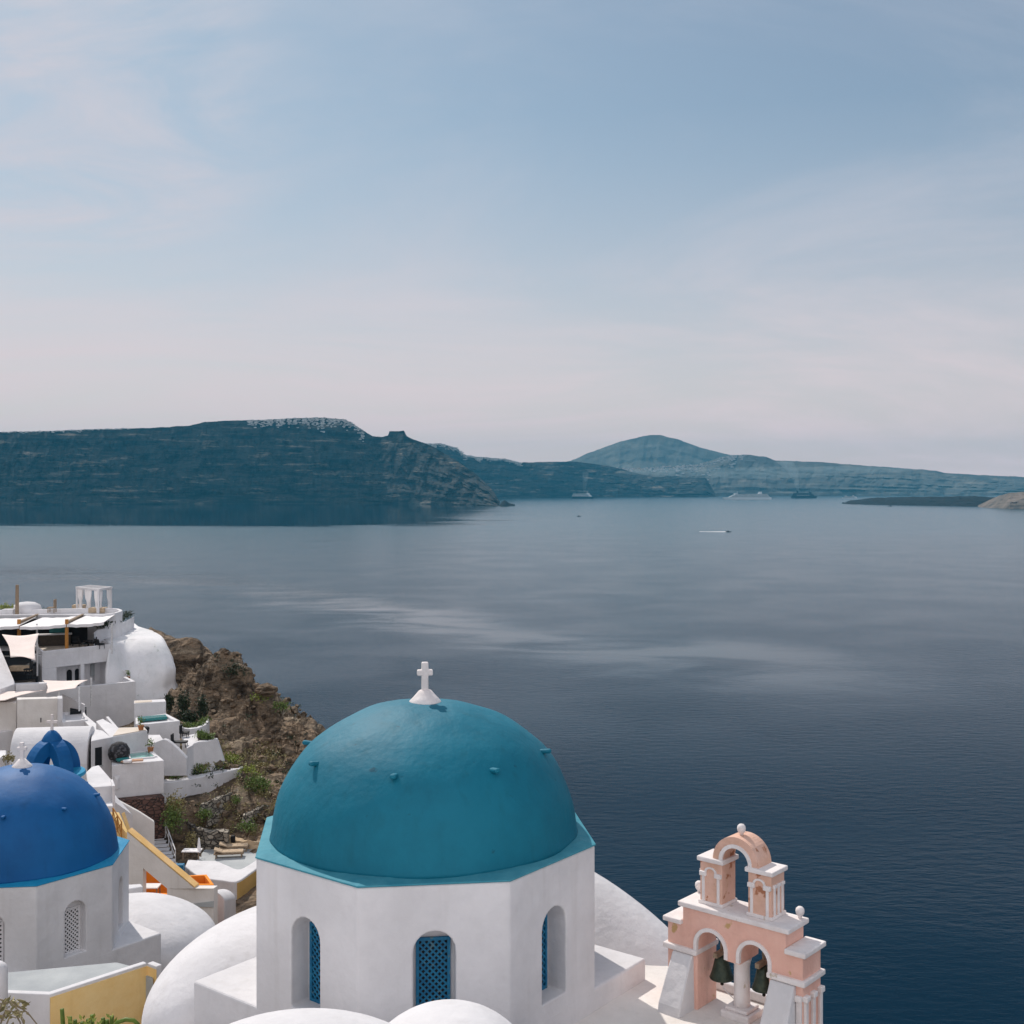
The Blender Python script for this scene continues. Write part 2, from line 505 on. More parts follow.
# one brighter wispy patch high on the left
pd_ = N.new('ShaderNodeVectorMath'); pd_.operation = 'DOT_PRODUCT'; pd_.inputs[1].default_value = tuple(Vector((-.38, 1, .375)).normalized())
L.new(tc.outputs['Generated'], pd_.inputs[0])
pr_ = N.new('ShaderNodeMapRange'); pr_.interpolation_type = 'SMOOTHSTEP'; pr_.inputs['From Min'].default_value = .978; pr_.inputs['From Max'].default_value = .999
L.new(pd_.outputs['Value'], pr_.inputs['Value'])
pm_ = N.new('ShaderNodeMapping'); pm_.inputs['Rotation'].default_value = (0, 0, R(-35)); pm_.inputs['Scale'].default_value = (1.5, 2.3, 1); L.new(dv.outputs[0], pm_.inputs['Vector'])
pn_ = N.new('ShaderNodeTexNoise'); pn_.inputs['Scale'].default_value = 1.6; pn_.inputs['Detail'].default_value = 9; pn_.inputs['Roughness'].default_value = .6; pn_.inputs['Distortion'].default_value = 1.0
L.new(pm_.outputs[0], pn_.inputs['Vector'])
pq_ = N.new('ShaderNodeMapRange'); pq_.inputs['From Min'].default_value = .40; pq_.inputs['From Max'].default_value = .68; L.new(pn_.outputs['Fac'], pq_.inputs['Value'])
pw_ = N.new('ShaderNodeMath'); pw_.operation = 'MULTIPLY'; L.new(pr_.outputs[0], pw_.inputs[0]); L.new(pq_.outputs[0], pw_.inputs[1])
px_ = N.new('ShaderNodeMath'); px_.operation = 'MULTIPLY_ADD'; px_.inputs[1].default_value = .7; px_.use_clamp = True
L.new(pw_.outputs[0], px_.inputs[0]); L.new(mxf.outputs[0], px_.inputs[2])
tint = N.new('ShaderNodeMix'); tint.data_type = 'RGBA'; tint.blend_type = 'MULTIPLY'; tint.inputs['Factor'].default_value = 1
L.new(sky.outputs[0], tint.inputs['A']); tint.inputs['B'].default_value = (.85, 1.0, .98, 1)
mix = N.new('ShaderNodeMix'); mix.data_type = 'RGBA'
L.new(px_.outputs[0], mix.inputs['Factor']); L.new(tint.outputs['Result'], mix.inputs['A'])
vcol = N.new('ShaderNodeValToRGB')
vcol.color_ramp.elements[0].position = .02; vcol.color_ramp.elements[0].color = (.83, .665, .655, 1)
vcol.color_ramp.elements[1].position = .26; vcol.color_ramp.elements[1].color = (.565, .565, .63, 1)
L.new(sep.outputs['Z'], vcol.inputs['Fac'])
vsc = N.new('ShaderNodeVectorMath'); vsc.operation = 'SCALE'; vsc.inputs['Scale'].default_value = 1 / SKY_STR
L.new(vcol.outputs['Color'], vsc.inputs[0]); L.new(vsc.outputs[0], mix.inputs['B'])
# an unseen bright cloud sheet is added behind the viewer to lift shaded walls
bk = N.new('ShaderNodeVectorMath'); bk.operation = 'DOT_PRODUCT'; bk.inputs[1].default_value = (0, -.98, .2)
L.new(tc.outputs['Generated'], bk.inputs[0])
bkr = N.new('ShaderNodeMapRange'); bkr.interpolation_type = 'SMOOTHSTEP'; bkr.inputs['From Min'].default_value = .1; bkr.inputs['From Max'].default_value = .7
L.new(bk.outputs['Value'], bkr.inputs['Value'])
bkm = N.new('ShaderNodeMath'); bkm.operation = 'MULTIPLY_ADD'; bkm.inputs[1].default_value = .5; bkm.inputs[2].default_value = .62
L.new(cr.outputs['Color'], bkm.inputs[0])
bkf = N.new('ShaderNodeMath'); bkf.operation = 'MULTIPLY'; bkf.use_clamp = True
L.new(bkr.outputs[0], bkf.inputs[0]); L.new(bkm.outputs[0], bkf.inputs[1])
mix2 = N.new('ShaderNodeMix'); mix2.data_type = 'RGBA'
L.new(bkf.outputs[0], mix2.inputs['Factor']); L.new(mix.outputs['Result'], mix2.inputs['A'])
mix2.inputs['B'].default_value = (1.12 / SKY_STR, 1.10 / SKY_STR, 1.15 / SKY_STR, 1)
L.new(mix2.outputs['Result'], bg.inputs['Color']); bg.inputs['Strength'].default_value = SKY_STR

hz = MB(); hz.box((0, 6200, 297), (21000, 16400, 620))
haze = hz.build('haze', [])
hm = bpy.data.materials.new('sea_air'); hm.use_nodes = True
hn = hm.node_tree.nodes; hn.remove(hn['Principled BSDF'])
pv = hn.new('ShaderNodeVolumePrincipled'); pv.inputs['Density'].default_value = 4.0e-5
pv.inputs['Color'].default_value = (.09, .50, .78, 1); pv.inputs['Anisotropy'].default_value = .0
hm.node_tree.links.new(pv.outputs[0], hn['Material Output'].inputs['Volume'])
haze.data.materials.append(hm); tag(haze, kind='stuff')
haze['label'] = 'pale blue haze over the sea and the far cliffs'

# ================================================================ sea
sm, nt, N, L, b = nodes_of('sea_water')
geo = N.new('ShaderNodeNewGeometry')
sp = N.new('ShaderNodeSeparateXYZ'); L.new(geo.outputs['Position'], sp.inputs[0])
ms = N.new('ShaderNodeMapping'); ms.inputs['Scale'].default_value = (.00085, .0026, 1); ms.inputs['Rotation'].default_value = (0, 0, R(14))
L.new(geo.outputs['Position'], ms.inputs['Vector'])
ns = N.new('ShaderNodeTexNoise'); ns.inputs['Scale'].default_value = 1.6; ns.inputs['Detail'].default_value = 7; ns.inputs['Distortion'].default_value = 1.2; ns.inputs['Roughness'].default_value = .55
L.new(ms.outputs[0], ns.inputs['Vector'])
slick = N.new('ShaderNodeValToRGB'); slick.color_ramp.elements[0].position = .52; slick.color_ramp.elements[1].position = .70
L.new(ns.outputs['Fac'], slick.inputs['Fac'])
def mth(op, a, b_=None, c=None, clamp=False):
    n = N.new('ShaderNodeMath'); n.operation = op; n.use_clamp = clamp
    for k, v in enumerate((a, b_, c)):
        if v is None: continue
        if isinstance(v, (int, float)): n.inputs[k].default_value = v
        else: L.new(v, n.inputs[k])
    return n.outputs[0]


def rng_(v, a, b_, lo=0.0, hi=1.0):
    n = N.new('ShaderNodeMapRange'); n.interpolation_type = 'SMOOTHSTEP'
    n.inputs['From Min'].default_value = a; n.inputs['From Max'].default_value = b_; n.inputs['To Min'].default_value = lo; n.inputs['To Max'].default_value = hi
    L.new(v, n.inputs['Value']); return n.outputs[0]


X_, Y_ = sp.outputs['X'], sp.outputs['Y']
wob = mth('MULTIPLY_ADD', ns.outputs['Fac'], 1300.0, Y_)
# still water in the lee of the near cliffs mirrors them; the rest of the bay is lightly ruffled
lee = mth('MULTIPLY', rng_(wob, 3150, 3500), rng_(mth('MULTIPLY_ADD', ns.outputs['Fac'], 900.0, X_), 620, 60))
# one long curving slick drifts across the middle of the bay
fc = N.new('ShaderNodeFloatCurve')
cv = fc.mapping.curves[0]
cpts = [(-249, 1075), (-144, 950), (-21, 775), (70, 665), (164, 612), (300, 600)]
cv.points[0].location = (0, 1180 / 1400); cv.points[1].location = (1, 600 / 1400)
for x, y in cpts: cv.points.new((x + 400) / 800, y / 1400)
fc.mapping.update()
L.new(mth('MULTIPLY_ADD', X_, 1 / 800, .5), fc.inputs['Value'])
dy_ = mth('MULTIPLY_ADD', fc.outputs[0], -1400.0, Y_)
msk = N.new('ShaderNodeMapping'); msk.inputs['Scale'].default_value = (.007, .017, 1); msk.inputs['Rotation'].default_value = (0, 0, R(38))
L.new(geo.outputs['Position'], msk.inputs['Vector'])
nk = N.new('ShaderNodeTexNoise'); nk.inputs['Scale'].default_value = 1.0; nk.inputs['Detail'].default_value = 6; nk.inputs['Distortion'].default_value = 1.0
L.new(msk.outputs[0], nk.inputs['Vector'])
off_ = mth('ABSOLUTE', mth('ADD', mth('MULTIPLY_ADD', ns.outputs['Fac'], 260.0, dy_), mth('MULTIPLY_ADD', nk.outputs['Fac'], 160.0, -210.0)))
band = mth('MULTIPLY', mth('MULTIPLY', rng_(off_, 150, 5), rng_(nk.outputs['Fac'], .22, .62)), rng_(X_, 235, 110))
streak = mth('MAXIMUM', mth('MULTIPLY', band, .85), mth('MULTIPLY', slick.outputs['Color'], .14))
smooth = mth('MAXIMUM', lee, streak)
L.new(rng_(smooth, 0, 1, .19, .05), b.inputs['Roughness'])
# sky sheen put into reflectance by distance, weak below the town; slicks add more
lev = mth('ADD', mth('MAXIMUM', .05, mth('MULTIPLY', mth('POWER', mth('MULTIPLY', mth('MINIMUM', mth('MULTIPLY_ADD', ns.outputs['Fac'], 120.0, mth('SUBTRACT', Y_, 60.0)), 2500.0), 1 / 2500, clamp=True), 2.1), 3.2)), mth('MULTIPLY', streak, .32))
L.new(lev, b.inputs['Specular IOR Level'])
mw = N.new('ShaderNodeMapping'); mw.inputs['Scale'].default_value = (.16, .34, 1); mw.inputs['Rotation'].default_value = (0, 0, R(-12))
L.new(geo.outputs['Position'], mw.inputs['Vector'])
nw = N.new('ShaderNodeTexNoise'); nw.inputs['Scale'].default_value = 1.0; nw.inputs['Detail'].default_value = 5; nw.inputs['Roughness'].default_value = .6
L.new(mw.outputs[0], nw.inputs['Vector'])
bp = N.new('ShaderNodeBump'); bp.inputs['Distance'].default_value = 1.2
gust = N.new('ShaderNodeTexNoise'); gust.inputs['Scale'].default_value = .012; gust.inputs['Detail'].default_value = 4; gust.inputs['Distortion'].default_value = .6
L.new(geo.outputs['Position'], gust.inputs['Vector'])
L.new(mth('MULTIPLY', rng_(smooth, 0, 1, .30, .03), rng_(gust.outputs['Fac'], .3, .68, .35, 1.1)), bp.inputs['Strength']); L.new(nw.outputs['Fac'], bp.inputs['Height']); L.new(bp.outputs['Normal'], b.inputs['Normal'])
b.inputs['Base Color'].default_value = (.0002, .0150, .033, 1)
b.inputs['IOR'].default_value = 1.33
b.inputs['Specular Tint'].default_value = (.42, .96, 1.0, 1)
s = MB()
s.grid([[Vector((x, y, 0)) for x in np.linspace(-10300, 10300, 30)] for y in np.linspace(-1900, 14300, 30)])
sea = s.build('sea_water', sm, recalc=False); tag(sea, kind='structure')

# ================================================================ far land across the bay
def interp(pts, x):
    if x <= pts[0][0]: return pts[0][1]
    for (a, ya), (c, yc) in zip(pts, pts[1:]):
        if x <= c:
            t = (x - a) / (c - a)
            return ya + (yc - ya) * t
    return pts[-1][1]


def far_land(name, ridge, base_y, depth, mat, px0, px1, step, rough, seed, nv=26, power=.8, back=1500, gully=.5):
    """land seen from px0 to px1: waterline at pixel height base_y(px), ridge line from the list of (px, py) points, `depth` metres behind the shore"""
    pts = []
    tops = []
    x = px0
    cols = []
    while x <= px1 + .01:
        cols.append(x); x += step
    for px in cols:
        by = interp(base_y, px)
        d0 = H * F / (by - CY)
        ry = interp(ridge, px) + .55 * mnoise.noise(Vector((px * .11, seed, 0))) + .3 * mnoise.noise(Vector((px * .5, seed, 3)))
        d1 = d0 + depth
        zr = max(2.0, H - (ry - CY) / F * d1)
        colp = []
        for k in range(nv + 1):
            t = k / nv
            g = mnoise.ridged_multi_fractal(Vector((px * .035, t * .8, seed)), 1.0, 2.1, 5, 1.0, 2.0) - 1.0
            g2 = mnoise.fractal(Vector((px * .12, t * 5, seed + 9)), 1.0, 2.0, 4)
            h = t ** power
            bench = .022 * mnoise.noise(Vector((px * .008, t * 17, seed))) + .012 * mnoise.noise(Vector((px * .05, t * 30, seed)))
            d = d0 + depth * min(1, max(0, t + bench * (1 - t) * 4)) + rough * (gully * g + .5 * g2) * math.sin(math.pi * min(1, t * .96 + .04)) ** .6
            z = -8 + (zr + 8) * h + zr * .035 * g2 * (1 - t) * t * 4
            xx = (px - CX) / F * d
            colp.append(Vector((xx, d, z)))
        tops.append((px, d1, zr, d0, depth, power))
        for q, zz in ((.25, .93), (.6, .6), (1, -.05)):
            d = d1 + back * q
            colp.append(Vector(((px - CX) / F * d, d, zr * zz)))
        pts.append(colp)
    m = MB(); m.grid(pts)
    o = m.build(name, mat, recalc=False, smooth=False)
    tag(o, kind='structure')
    return tops


def town(name, label, tops, px0, px1, n, size, seed, down=.12, mat=None):
    rg = random.Random(seed)
    m = MB()
    sel = [t for t in tops if px0 <= t[0] <= px1]
    for _ in range(n):
        if mnoise.noise(Vector((sel[0][0] + _ * .37, seed, 0))) < -.9: continue
        px, d, z, d0, dep, pw = rg.choice(sel)
        px += rg.uniform(-1.2, 1.2)
        if mnoise.noise(Vector((px * .33, seed, 1))) < rg.uniform(-.35, .4): continue
        f = abs(rg.gauss(0, 1)) * down * (.35 + 1.1 * abs(mnoise.noise(Vector((px * .07, seed, 0)))) * 1.6)
        zz = z * (1 - f) - size * .35
        dd = d0 + dep * (1 - f) ** (1 / pw) - 6
        sx, sy, sz = (rg.uniform(.8, 2.4) * size, rg.uniform(.8, 1.4) * size, rg.uniform(.5, .9) * size)
        m.box(((px - CX) / F * dd, dd, zz + sz * .3), (sx, sy, sz), rg.uniform(-.5, .5))
    o = m.build(name, mat or M['town'])
    tag(o, label, 'town', kind='stuff')
    return o


ridge_left = [(-640, 452), (-420, 440), (-250, 446), (-80, 437), (0, 432), (50, 431), (100, 429), (150, 428), (190, 425.5), (205, 422), (230, 420.5), (260, 420), (300, 418), (322, 417.5), (345, 419.5), (358, 427), (372, 436), (382, 437),
              (388.5, 435), (389.5, 431.2), (404.5, 431), (406, 436), (414, 439.5), (432, 446), (452, 458), (472, 471), (488, 485), (496, 495), (500, 504.5)]
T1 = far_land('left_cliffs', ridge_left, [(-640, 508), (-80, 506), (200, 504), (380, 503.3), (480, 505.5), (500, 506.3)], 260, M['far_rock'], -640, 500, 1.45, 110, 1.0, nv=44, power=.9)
ridge_mid = [(395, 452), (420, 443.5), (440, 443.5), (456, 447.5), (464, 455), (480, 457), (505, 459), (520, 462.5), (540, 462), (575, 461.5), (610, 466), (640, 474), (655, 477), (706, 478), (712, 488), (716, 496)]
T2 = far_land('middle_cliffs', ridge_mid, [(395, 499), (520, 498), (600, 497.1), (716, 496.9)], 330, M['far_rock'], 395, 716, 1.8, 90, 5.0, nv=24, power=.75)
ridge_far = [(480, 474), (560, 468), (640, 468), (700, 464), (725, 456), (745, 454.5), (765, 456.5), (775, 460.5), (820, 462), (850, 464.5), (900, 468), (935, 470.5), (945, 473), (1000, 476), (1060, 478), (1130, 480)]
T3 = far_land('far_ridge', ridge_far, [(480, 496), (1130, 495.4)], 700, M['far_ridge'], 480, 1130, 2.2, 120, 8.0, nv=20, power=.8)
ridge_mount = [(540, 466), (570, 461), (590, 452.5), (620, 441.5), (636, 438), (650, 434.8), (662, 435.3), (680, 440), (700, 447.5), (730, 455), (770, 463), (800, 468)]
far_land('mountain', ridge_mount, [(540, 494.3), (800, 494.3)], 1100, M['far_hill'], 540, 800, 2.2, 120, 12.0, nv=20, power=1.1)
T4 = far_land('low_dark_island', [(842, 504), (850, 500.5), (872, 498), (895, 497), (940, 496.6), (975, 496), (995, 497.5), (1010, 500), (1030, 505)],
              [(842, 504.2), (900, 505.2), (1030, 507.5)], 180, M['lava'], 842, 1030, 1.6, 30, 20.0, nv=10, power=.7, back=500)
far_land('pale_island', [(978, 506), (985, 502), (998, 496), (1008, 493), (1020, 492), (1060, 490), (1120, 494)],
         [(978, 507.5), (1010, 509), (1120, 510)], 160, M['pumice'], 978, 1120, 1.6, 30, 24.0, nv=12, power=.8, back=500)
far_land('rock_islet', [(499, 505.5), (502, 501.5), (505, 500), (509, 503), (515, 504.5)], [(499, 506.2), (515, 506.2)], 40, M['lava'], 499, 515, .8, 8, 31.0, nv=6, power=.6, back=60)

town('clifftop_town', 'white houses of the town along the top of the nearest far cliff', T1, 248, 364, 1100, 7, 3, .085)
town('clifftop_village', 'thin line of white houses on the ridge at the far left', T1, -40, 130, 260, 6.5, 4, .012)
town('ridge_town', 'white houses of the towns on the ridges right of the flat topped rock', T2, 424, 522, 1100, 8.5, 5, .06)
town('mountain_village', 'pale villages spread below the far mountain', T3, 615, 745, 800, 13, 6, .22)
town('harbour_houses', 'small pale buildings by the water below the middle cliffs', T2, 518, 545, 16, 14, 8, .0).location.z -= 190

# ---------------------------------------------------------------- ships
def cruise_ship(label, px, py, length, rz, hullmat, supermat, group=None, tall=1.0):
    d = H * F / (py - CY)
    c = Vector(((px - CX) / F * d, d, 0))
    t = thing('cruise_ship', label, 'cruise ship', (0, 0, 0), group)
    Ln, B = length, length * .13
    hh = Ln * .045 * tall
    hull = MB()
    rings = []
    for z, fl in ((-2, .93), (hh * .6, .98), (hh, 1.0)):
        ring = []
        for s in (-1, 1):
            seq = [(-.5, .8), (-.47, 1), (-.2, 1), (.2, 1), (.36, .8), (.46, .35), (.5, .02)]
            if s > 0: seq = seq[::-1]
            for u, wd in seq:
                ring.append(Vector((u * Ln * (fl if u > 0 else 1), s * wd * B / 2, z)))
        rings.append(ring)
    hull.loft(rings); hull.build('hull', hullmat, t)
    sup = MB()
    lv = Ln * .013 * tall
    for k in range(5):
        a, e = -.46 + .012 * k, .36 - .028 * k
        z = hh + k * lv
        sup.box((Ln * (a + e) / 2, 0, z + lv * .5 - .01), (Ln * (e - a), B * (.9 - .03 * k), lv * .98))
    superstructure = sup.build('superstructure', supermat, t)
    win = MB()
    for k in range(5):
        a, e = -.455 + .012 * k, .352 - .028 * k
        z = hh + k * lv + lv * .5
        for s in (-1, 1):
            win.box((Ln * (a + e) / 2, s * B * (.45 - .015 * k), z), (Ln * (e - a) * .98, .5, lv * .35))
    win.build('window_band', M['ship_glass'], superstructure)
    br = MB(); br.box((Ln * .22, 0, hh + 5.6 * lv), (Ln * .06, B * .8, lv * 1.2)); br.build('bridge', supermat, t)
    fn = MB(); fn.loft([[Vector((Ln * (-.27 + .045 * q * math.cos(a)) - s_, B * .2 * q * math.sin(a), z)) for a in [2 * math.pi * i / 10 for i in range(10)]] for z, q, s_ in ((hh + 4.9 * lv, 1, 0), (hh + 8.6 * lv, .75, Ln * .015))])
    fn.build('funnel', hullmat, t)
    ma = MB(); ma.tube([(Ln * .2, 0, hh + 6 * lv), (Ln * .19, 0, hh + 9 * lv)], 1.1, 6); ma.build('mast', supermat, t)
    for i in range(6):
        lb = MB(); lb.lathe((0, 0, 0), [(0, -1.6), (2.2, -.6), (2.2, .9), (0, 1.6)], 8)
        for v in lb.bm.verts:
            v.co = Vector((v.co.z * 3.4 + Ln * (-.3 + .085 * i), v.co.x * .8 - B * .47, v.co.y + hh + lv * 1.1))
        lb.build('lifeboat', M['ship_white'], t)
    t.location = c; t.rotation_euler.z = rz
    return c


sh = [cruise_ship('long pale cruise ship lying side on, longest of the far ships', 746.5, 499.6, 330, R(180 + 6), M['ship_white'], M['ship_white'], 'cruise ships anchored in the bay'),
      cruise_ship('dark hulled cruise ship between the longest ship and the small white one', 804.5, 498.2, 205, R(14), M['ship_blue'], M['ship_glass'], 'cruise ships anchored in the bay', 1.75),
      cruise_ship('small white ship at the left tip of the low dark island', 849, 498.6, 150, R(118), M['ship_white'], M['ship_white'], 'cruise ships anchored in the bay'),
      cruise_ship('white ship seen nearly bow on below the middle cliffs', 583, 498.6, 215, R(-48), M['ship_blue'], M['ship_white'], 'cruise ships anchored in the bay', 1.5)]


def smoke(name, label, pts, dens):
    m = MB()
    rings = []
    for (p, rx, rz_) in pts:
        p = Vector(p)
        rings.append([p + Vector((rx * math.cos(a), rx * .6 * math.sin(a), rz_ * math.sin(a) * .4)) for a in [2 * math.pi * i / 10 for i in range(10)]])
    m.loft(rings)
    o = m.build(name, [])
    mm = bpy.data.materials.new(name); mm.use_nodes = True
    n_ = mm.node_tree.nodes; n_.remove(n_['Principled BSDF'])
    v = n_.new('ShaderNodeVolumePrincipled'); v.inputs['Density'].default_value = dens; v.inputs['Color'].default_value = (.75, .9, .95, 1)
    mm.node_tree.links.new(v.outputs[0], n_['Material Output'].inputs['Volume'])
    o.data.materials.append(mm)
    tag(o, label, 'smoke', kind='stuff')


c = sh[1]
smoke('funnel_smoke', 'thin smoke rising from the dark cruise ship', [(c + Vector((-30, 60, 45)), 10, 8), (c + Vector((-45, 60, 110)), 22, 14), (c + Vector((-75, 60, 200)), 42, 20), (c + Vector((-130, 60, 270)), 70, 20)], .0045)
c = sh[3]
smoke('funnel_smoke', 'faint smoke rising from the bow on white ship', [(c + Vector((10, 60, 45)), 10, 8), (c + Vector((18, 60, 110)), 18, 12), (c + Vector((22, 60, 190)), 26, 16)], .004)
m = MB()
for (px, py, dd, ax, az) in ((690, 472, 8900, 560, 34), (760, 473, 8800, 640, 46), (845, 470, 8700, 520, 30)):
    cc = P(px, py, dd)
    m.lathe((0, 0, 0), [(0, -1), (.5, -.86), (.86, -.5), (1, 0), (.86, .5), (.5, .86), (0, 1)], 18)
    m.bm.verts.ensure_lookup_table()
    for v in m.bm.verts[-(5 * 18 + 2):]:
        v.co = Vector((v.co.x * ax, v.co.y * 200, v.co.z * az)) + cc
o = m.build('smoke_bank', [])
mm = bpy.data.materials.new('smoke_bank'); mm.use_nodes = True
n_ = mm.node_tree.nodes; n_.remove(n_['Principled BSDF'])
v = n_.new('ShaderNodeVolumePrincipled'); v.inputs['Density'].default_value = .0006; v.inputs['Color'].default_value = (.7, .88, .93, 1)
mm.node_tree.links.new(v.outputs[0], n_['Material Output'].inputs['Volume'])
o.data.materials.append(mm); tag(o, 'flat bank of ship smoke drifting in front of the far ridge', 'smoke', kind='stuff')


def motorboat(label, px, py, ln, rz, mat):
    d = H * F / (py - CY)
    t = thing('motorboat', label, 'boat', (0, 0, 0), 'small boats on the open bay')
    hl = MB()
    hl.loft([[Vector((u * ln, sgn * wd * ln * .16 * f, z)) for sgn, seq in ((-1, [(-.5, 1), (0, 1), (.3, .7), (.5, .02)]), (1, [(.5, .02), (.3, .7), (0, 1), (-.5, 1)])) for u, wd in seq] for z, f in ((-.2, .8), (ln * .1, 1))])
    hl.build('hull', mat, t)
    cb = MB(); cb.box((-.05 * ln, 0, ln * .16), (ln * .3, ln * .22, ln * .14)); cb.build('cabin', mat, t)
    t.location = ((px - CX) / F * d, d, 0); t.rotation_euler.z = rz
    return t.location


c = motorboat('small dark speedboat trailing a white wake', 728.5, 532, 11, R(-14), M['ship_blue'])
motorboat('tiny dark boat alone in front of the middle cliffs', 579, 516.5, 13, R(20), M['ship_blue'])
motorboat('tiny dark boat below the low dark island', 890, 506.5, 18, R(170), M['ship_blue'])
m = MB()
pts = []
for i in range(26):
    t = i / 25
    wd = (1.5 + 16 * t) * (1 - .55 * t)
    x = c.x - 4 - 50 * t
    y = c.y + 15.5 * t + 2
    row = []
    for s_ in (-1, -.3, .3, 1):
        row.append(Vector((x, y + s_ * wd * (1 + .3 * mnoise.noise(Vector((i * .9, s_, 0)))), (.12 + 1.7 * (1 - abs(s_)) * (1 - t) ** 1.5))))
    pts.append(row)
m.grid(pts)
tag(m.build('boat_wake', M['foam'], recalc=False), 'white foam wake behind the speedboat', 'wake', kind='stuff')
# ================================================================ the two domed churches
def drum_window(parent, c, tn, ap, zb, w, h, depth, style):
    """lattice window at the back of a niche; tn = outward direction angle"""
    out = Vector((math.sin(tn), -math.cos(tn), 0)); u = Vector((math.cos(tn), math.sin(tn), 0))
    o = c + out * (ap - depth + .005) + Z * zb
    fm, lm = style
    wn = MB()
    g = lambda a, b, lo, hi: wn.frame_box(o, u, out, Z, (a, b), (.0, .06), (lo, hi))
    f = .065
    hw = w / 2
    g(-hw, -hw + f, 0, h); g(hw - f, hw, 0, h); g(-hw + f, hw - f, 0, f); g(-hw + f, hw - f, h - f, h)
    win = wn.build('window', fm, parent, bevel=.008)
    la = MB()
    sp = .13 if fm is not M['white'] else .15
    k = -int((w + h) / sp)
    iw, ih = hw - f, h - 2 * f
    for sgn in (1, -1):
        for i in range(k, -k):
            # diagonal strip clipped to the opening
            s0 = i * sp
            pts = []
            for uu in (-iw, iw):
                zz = sgn * (uu) + s0 + ih / 2
                pts.append((uu, zz))
            (u0, z0), (u1, z1) = pts
            lo, hi = 0.0, ih
            def clip(u0, z0, u1, z1):
                dz = z1 - z0
                t0, t1 = 0.0, 1.0
                ta, tb = (lo - z0) / dz, (hi - z0) / dz
                if ta > tb: ta, tb = tb, ta
                return max(t0, ta), min(t1, tb)
            t0, t1 = clip(u0, z0, u1, z1)
            if t1 - t0 < .03: continue
            a = o + u * (u0 + (u1 - u0) * t0) + Z * (f + z0 + (z1 - z0) * t0) + out * (.022 if sgn > 0 else .034)
            b = o + u * (u0 + (u1 - u0) * t1) + Z * (f + z0 + (z1 - z0) * t1) + out * (.022 if sgn > 0 else .034)
            d = (b - a).normalized(); nrm = d.cross(out) * (.018 if fm is not M['white'] else .024)
            la.prism([a - nrm, b - nrm, b + nrm, a + nrm], 0, [a - nrm + out * .011, b - nrm + out * .011, b + nrm + out * .011, a + nrm + out * .011])
    la.build('lattice', lm, win)
    bk = MB(); bk.frame_box(o, u, out, Z, (-hw + .01, hw - .01), (.004, .012), (.01, h - .01))
    bk.build('dark_backing', M['dark'], win)


